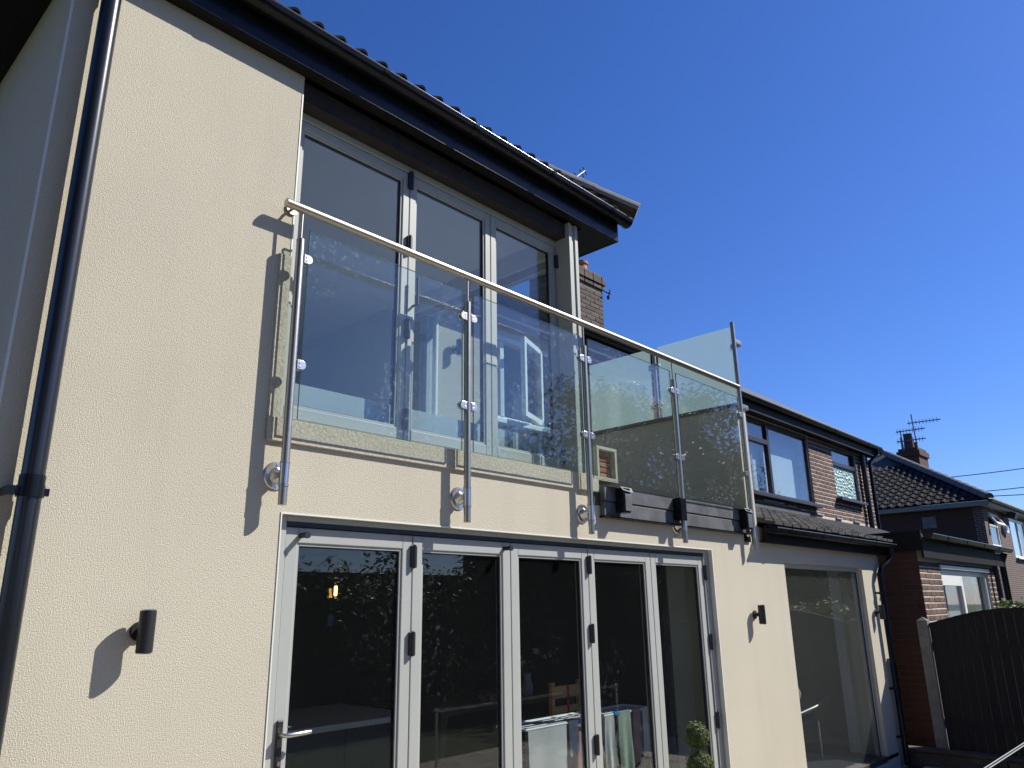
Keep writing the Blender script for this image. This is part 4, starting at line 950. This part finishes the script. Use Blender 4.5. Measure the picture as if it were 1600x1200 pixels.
for z0, z1 in ((.90, .99), (.79, .84), (.70, .74)): MB().box(4.928, 5.232, 0.865, 0.89, z0, z1).build('slat', M['wood'], ck, bevel=.003)
MB().box(4.89, 5.27, 0.85, 1.27, .421, .455).build('seat', M['wood'], ck, bevel=.005)
rb = MB().box(5.08, 5.103, 0.858, 0.8635, .70, .992).box(5.08, 5.103, 0.858, 0.896, .991, .996).build('ribbon', M['red'], base=Vector((5.08,.86,.70))); tag(rb, 'red ribbon hanging over the back of the pine chair', 'ribbon')
tb = thing('dining_table', 'dark wooden table beyond the clothes airer', 'table', (4.9, 1.7, -.062))
MB().box(4.2, 5.9, 1.40, 2.3, .80, .84).build('table_top', M['darkwood'], tb, bevel=.004)
for x in (4.26, 5.84):
    for y_ in (1.46, 2.24): MB().box(x-.03, x+.03, y_-.03, y_+.03, -.06, .799).build('leg', M['darkwood'], tb)
vs = thing('flower_vase', 'vase of cream flowers on the dark table', 'flowers', (5.42, 1.6, .84))
MB().tube([(5.42,1.6,.841),(5.42,1.6,.90),(5.42,1.6,.98),(5.42,1.6,1.03)], [.04,.055,.03,.04], 16).build('vase', M['clothw'], vs, smooth=True)
fl = random.Random(8); mbl = MB(); 
for k in range(7):
    c = Vector((5.42 + fl.uniform(-.13,.13), 1.6 + fl.uniform(-.1,.1), 1.12 + fl.uniform(-.04,.12))); m_ = MB(); leaves(m_, c, (.03,.03,.025), 40, .018, fl, .5); m_.build('flower', M['petal'], vs); mbl.tube([(5.42,1.6,1.0), c], .003, 5); leaves(mbl, (c + Vector((5.42,1.6,1.0)))/2, (.07,.07,.04), 12, .03, fl, .2)
mbl.build('foliage', M['leaf'], vs)
pc = MB(); leaves(pc, (4.90,1.55,.865), (.10,.09,.045), 60, .05, fl, .6); pco = pc.build('folded_cloth', M['clothp'], base=Vector((4.9,1.55,.84))); tag(pco, 'crumpled dusky pink cloth lying on the dark table', 'cloth')
# clothes airer with the washing on it
ar = thing('clothes_airer', 'white wire clothes airer with blue corner caps inside the doors', 'clothes airer', (4.9, .6, -.062))
AX0, AX1, AY0, AY1, AZ = 4.12, 5.64, .45, .72, .80
mb = MB()
for y_ in (AY0, AY1): mb.tube([(AX0,y_,AZ),(AX1,y_,AZ)], .009, 8)
for x in (AX0, AX1, 4.70, 4.90): mb.tube([(x,AY0,AZ),(x,AY1,AZ)], .008, 8)
for k in range(5): mb.tube([(AX0,AY0+.055*(k+.5),AZ),(AX1,AY0+.055*(k+.5),AZ)], .003, 6)
mb.build('top_frame', M['whitemetal'], ar, smooth=True)
for a, b in ((4.90, 5.26), (5.26, 4.90)): MB().tube([(a,AY0+.02,AZ),(b,AY0+.02,-.055)], .009, 8).tube([(a,AY1-.02,AZ),(b,AY1-.02,-.055)], .009, 8).tube([(b,AY0+.02,-.05),(b,AY1-.02,-.05)], .009, 8).build('leg_frame', M['whitemetal'], ar, smooth=True)
for (x, y_) in ((4.70,AY0),(4.90,AY0),(AX1,AY0),(5.16,AY0)): MB().box(x-.035, x+.035, y_-.014, y_+.014, AZ-.012, AZ+.016).build('corner_cap', M['blueplastic'], ar, bevel=.005)
def hang(name, label, x0, x1, y_, z0, m, seed, both=True):
    rr = random.Random(seed); mb = MB(); n, k2 = 14, 8
    ph = rr.uniform(0, 6); tops = []
    def pt(i, j, s_):
        u = i/n; vv = j/k2; x = x0 + (x1-x0)*u + .012*math.sin(vv*4+ph)*vv; z = AZ+.012 - (AZ+.012-z0)*vv*(1-.06*math.sin(u*7+ph)*s_)
        return Vector((x, y_ + s_*(.010 + .012*vv*math.sin(u*9+ph+vv)), z))
    for s_ in ((-1, 1) if both else (-1,)):
        g2 = [[pt(i, j, s_) for i in range(n+1)] for j in range(k2+1)]
        for j in range(k2):
            for i in range(n): mb.quad([g2[j][i], g2[j][i+1], g2[j+1][i+1], g2[j+1][i]])
        tops.append(g2[0])
    if both:
        for i in range(n): mb.quad([tops[0][i], tops[0][i+1], tops[1][i+1], tops[1][i]])
    o = mb.build(name, m, smooth=True, merge=True, base=Vector(((x0+x1)/2, y_, z0))); tag(o, label, 'laundry', 'washing hung on the airer')
hang('hanging_sheet', 'wide white sheet hanging at the near end of the airer', 4.14, 4.55, AY0+.005, .25, M['clothw'], 1)
hang('hanging_towel', 'small white towel hanging beside the first blue cap', 4.57, 4.67, AY0-.004, .58, M['clothw'], 2)
hang('hanging_towel', 'dusky pink towel hanging behind the small white towel', 4.58, 4.80, AY0+.055, .25, M['clothp'], 3)
hang('hanging_sock', 'charcoal sock hanging by the pale green shirt', 4.93, 4.99, AY0-.004, .60, M['clothg'], 4)
hang('hanging_cloth', 'grey white vest hanging between the sock and the green shirt', 5.01, 5.13, AY0+.004, .42, M['clothw'], 5)
hang('hanging_shirt', 'pale green shirt hanging on the airer', 5.18, 5.34, AY0, .35, M['clothgr'], 6)
hang('hanging_cloth', 'dusky pink cloth hanging right of the green shirt', 5.37, 5.48, AY0, .40, M['clothp'], 7)
hang('hanging_cloth', 'narrow white cloth at the far end of the airer', 5.50, 5.61, AY0, .45, M['clothw'], 8)
# easy chair behind the tall window
ec = thing('easy_chair', 'dark easy chair with a curved chrome arm behind the tall window', 'chair', (8.7, .75, -.062))
MB().obox((8.45, .85, .62), (1,0,-.9), (0,1,0), (.9,0,1), .05, .32, .36).build('backrest', M['navy'], ec, bevel=.03)
MB().obox((8.75, .85, .36), (1,0,.06), (0,1,0), (-.06,0,1), .34, .32, .06).build('seat', M['navy'], ec, bevel=.03)
MB().tube([(8.45,.62,.52),(8.55,.60,.60),(8.68,.60,.64),(8.80,.62,.58)], [.05,.09,.10,.04], 14).build('cushion', M['pinkcushion'], ec, smooth=True)
MB().tube([(8.25,.50,.45),(8.55,.48,.45),(8.95,.48,.475),(9.20,.48,.52),(9.38,.48,.58),(9.42,.49,.60)], [.02,.024,.028,.032,.034,.015], 14).build('arm', M['chrome'], ec, smooth=True)
for x in (8.4, 9.1):
    for y_ in (.52, 1.12): MB().tube([(x,y_,.32),(x,y_,-.06)], .014, 10).build('leg', M['chrome'], ec, smooth=True)

# slim garden rail crossing the lower right corner
gt = thing('garden_rail', 'slim pale metal rail crossing the lower right corner', 'railing', (6.2, -2.07, G0))
for z, y_ in ((.722, -2.062), (.7085, -2.062)): MB().tube([(4.85,y_,z),(7.7,y_-.012,z)], .0034, 10).build('rail_tube', M['railgreen'], gt, smooth=True)
for x in (4.9, 7.65): MB().tube([(x,-2.075,.735),(x,-2.075,G0)], .011, 10).build('leg', M['whitemetal'], gt, smooth=True)
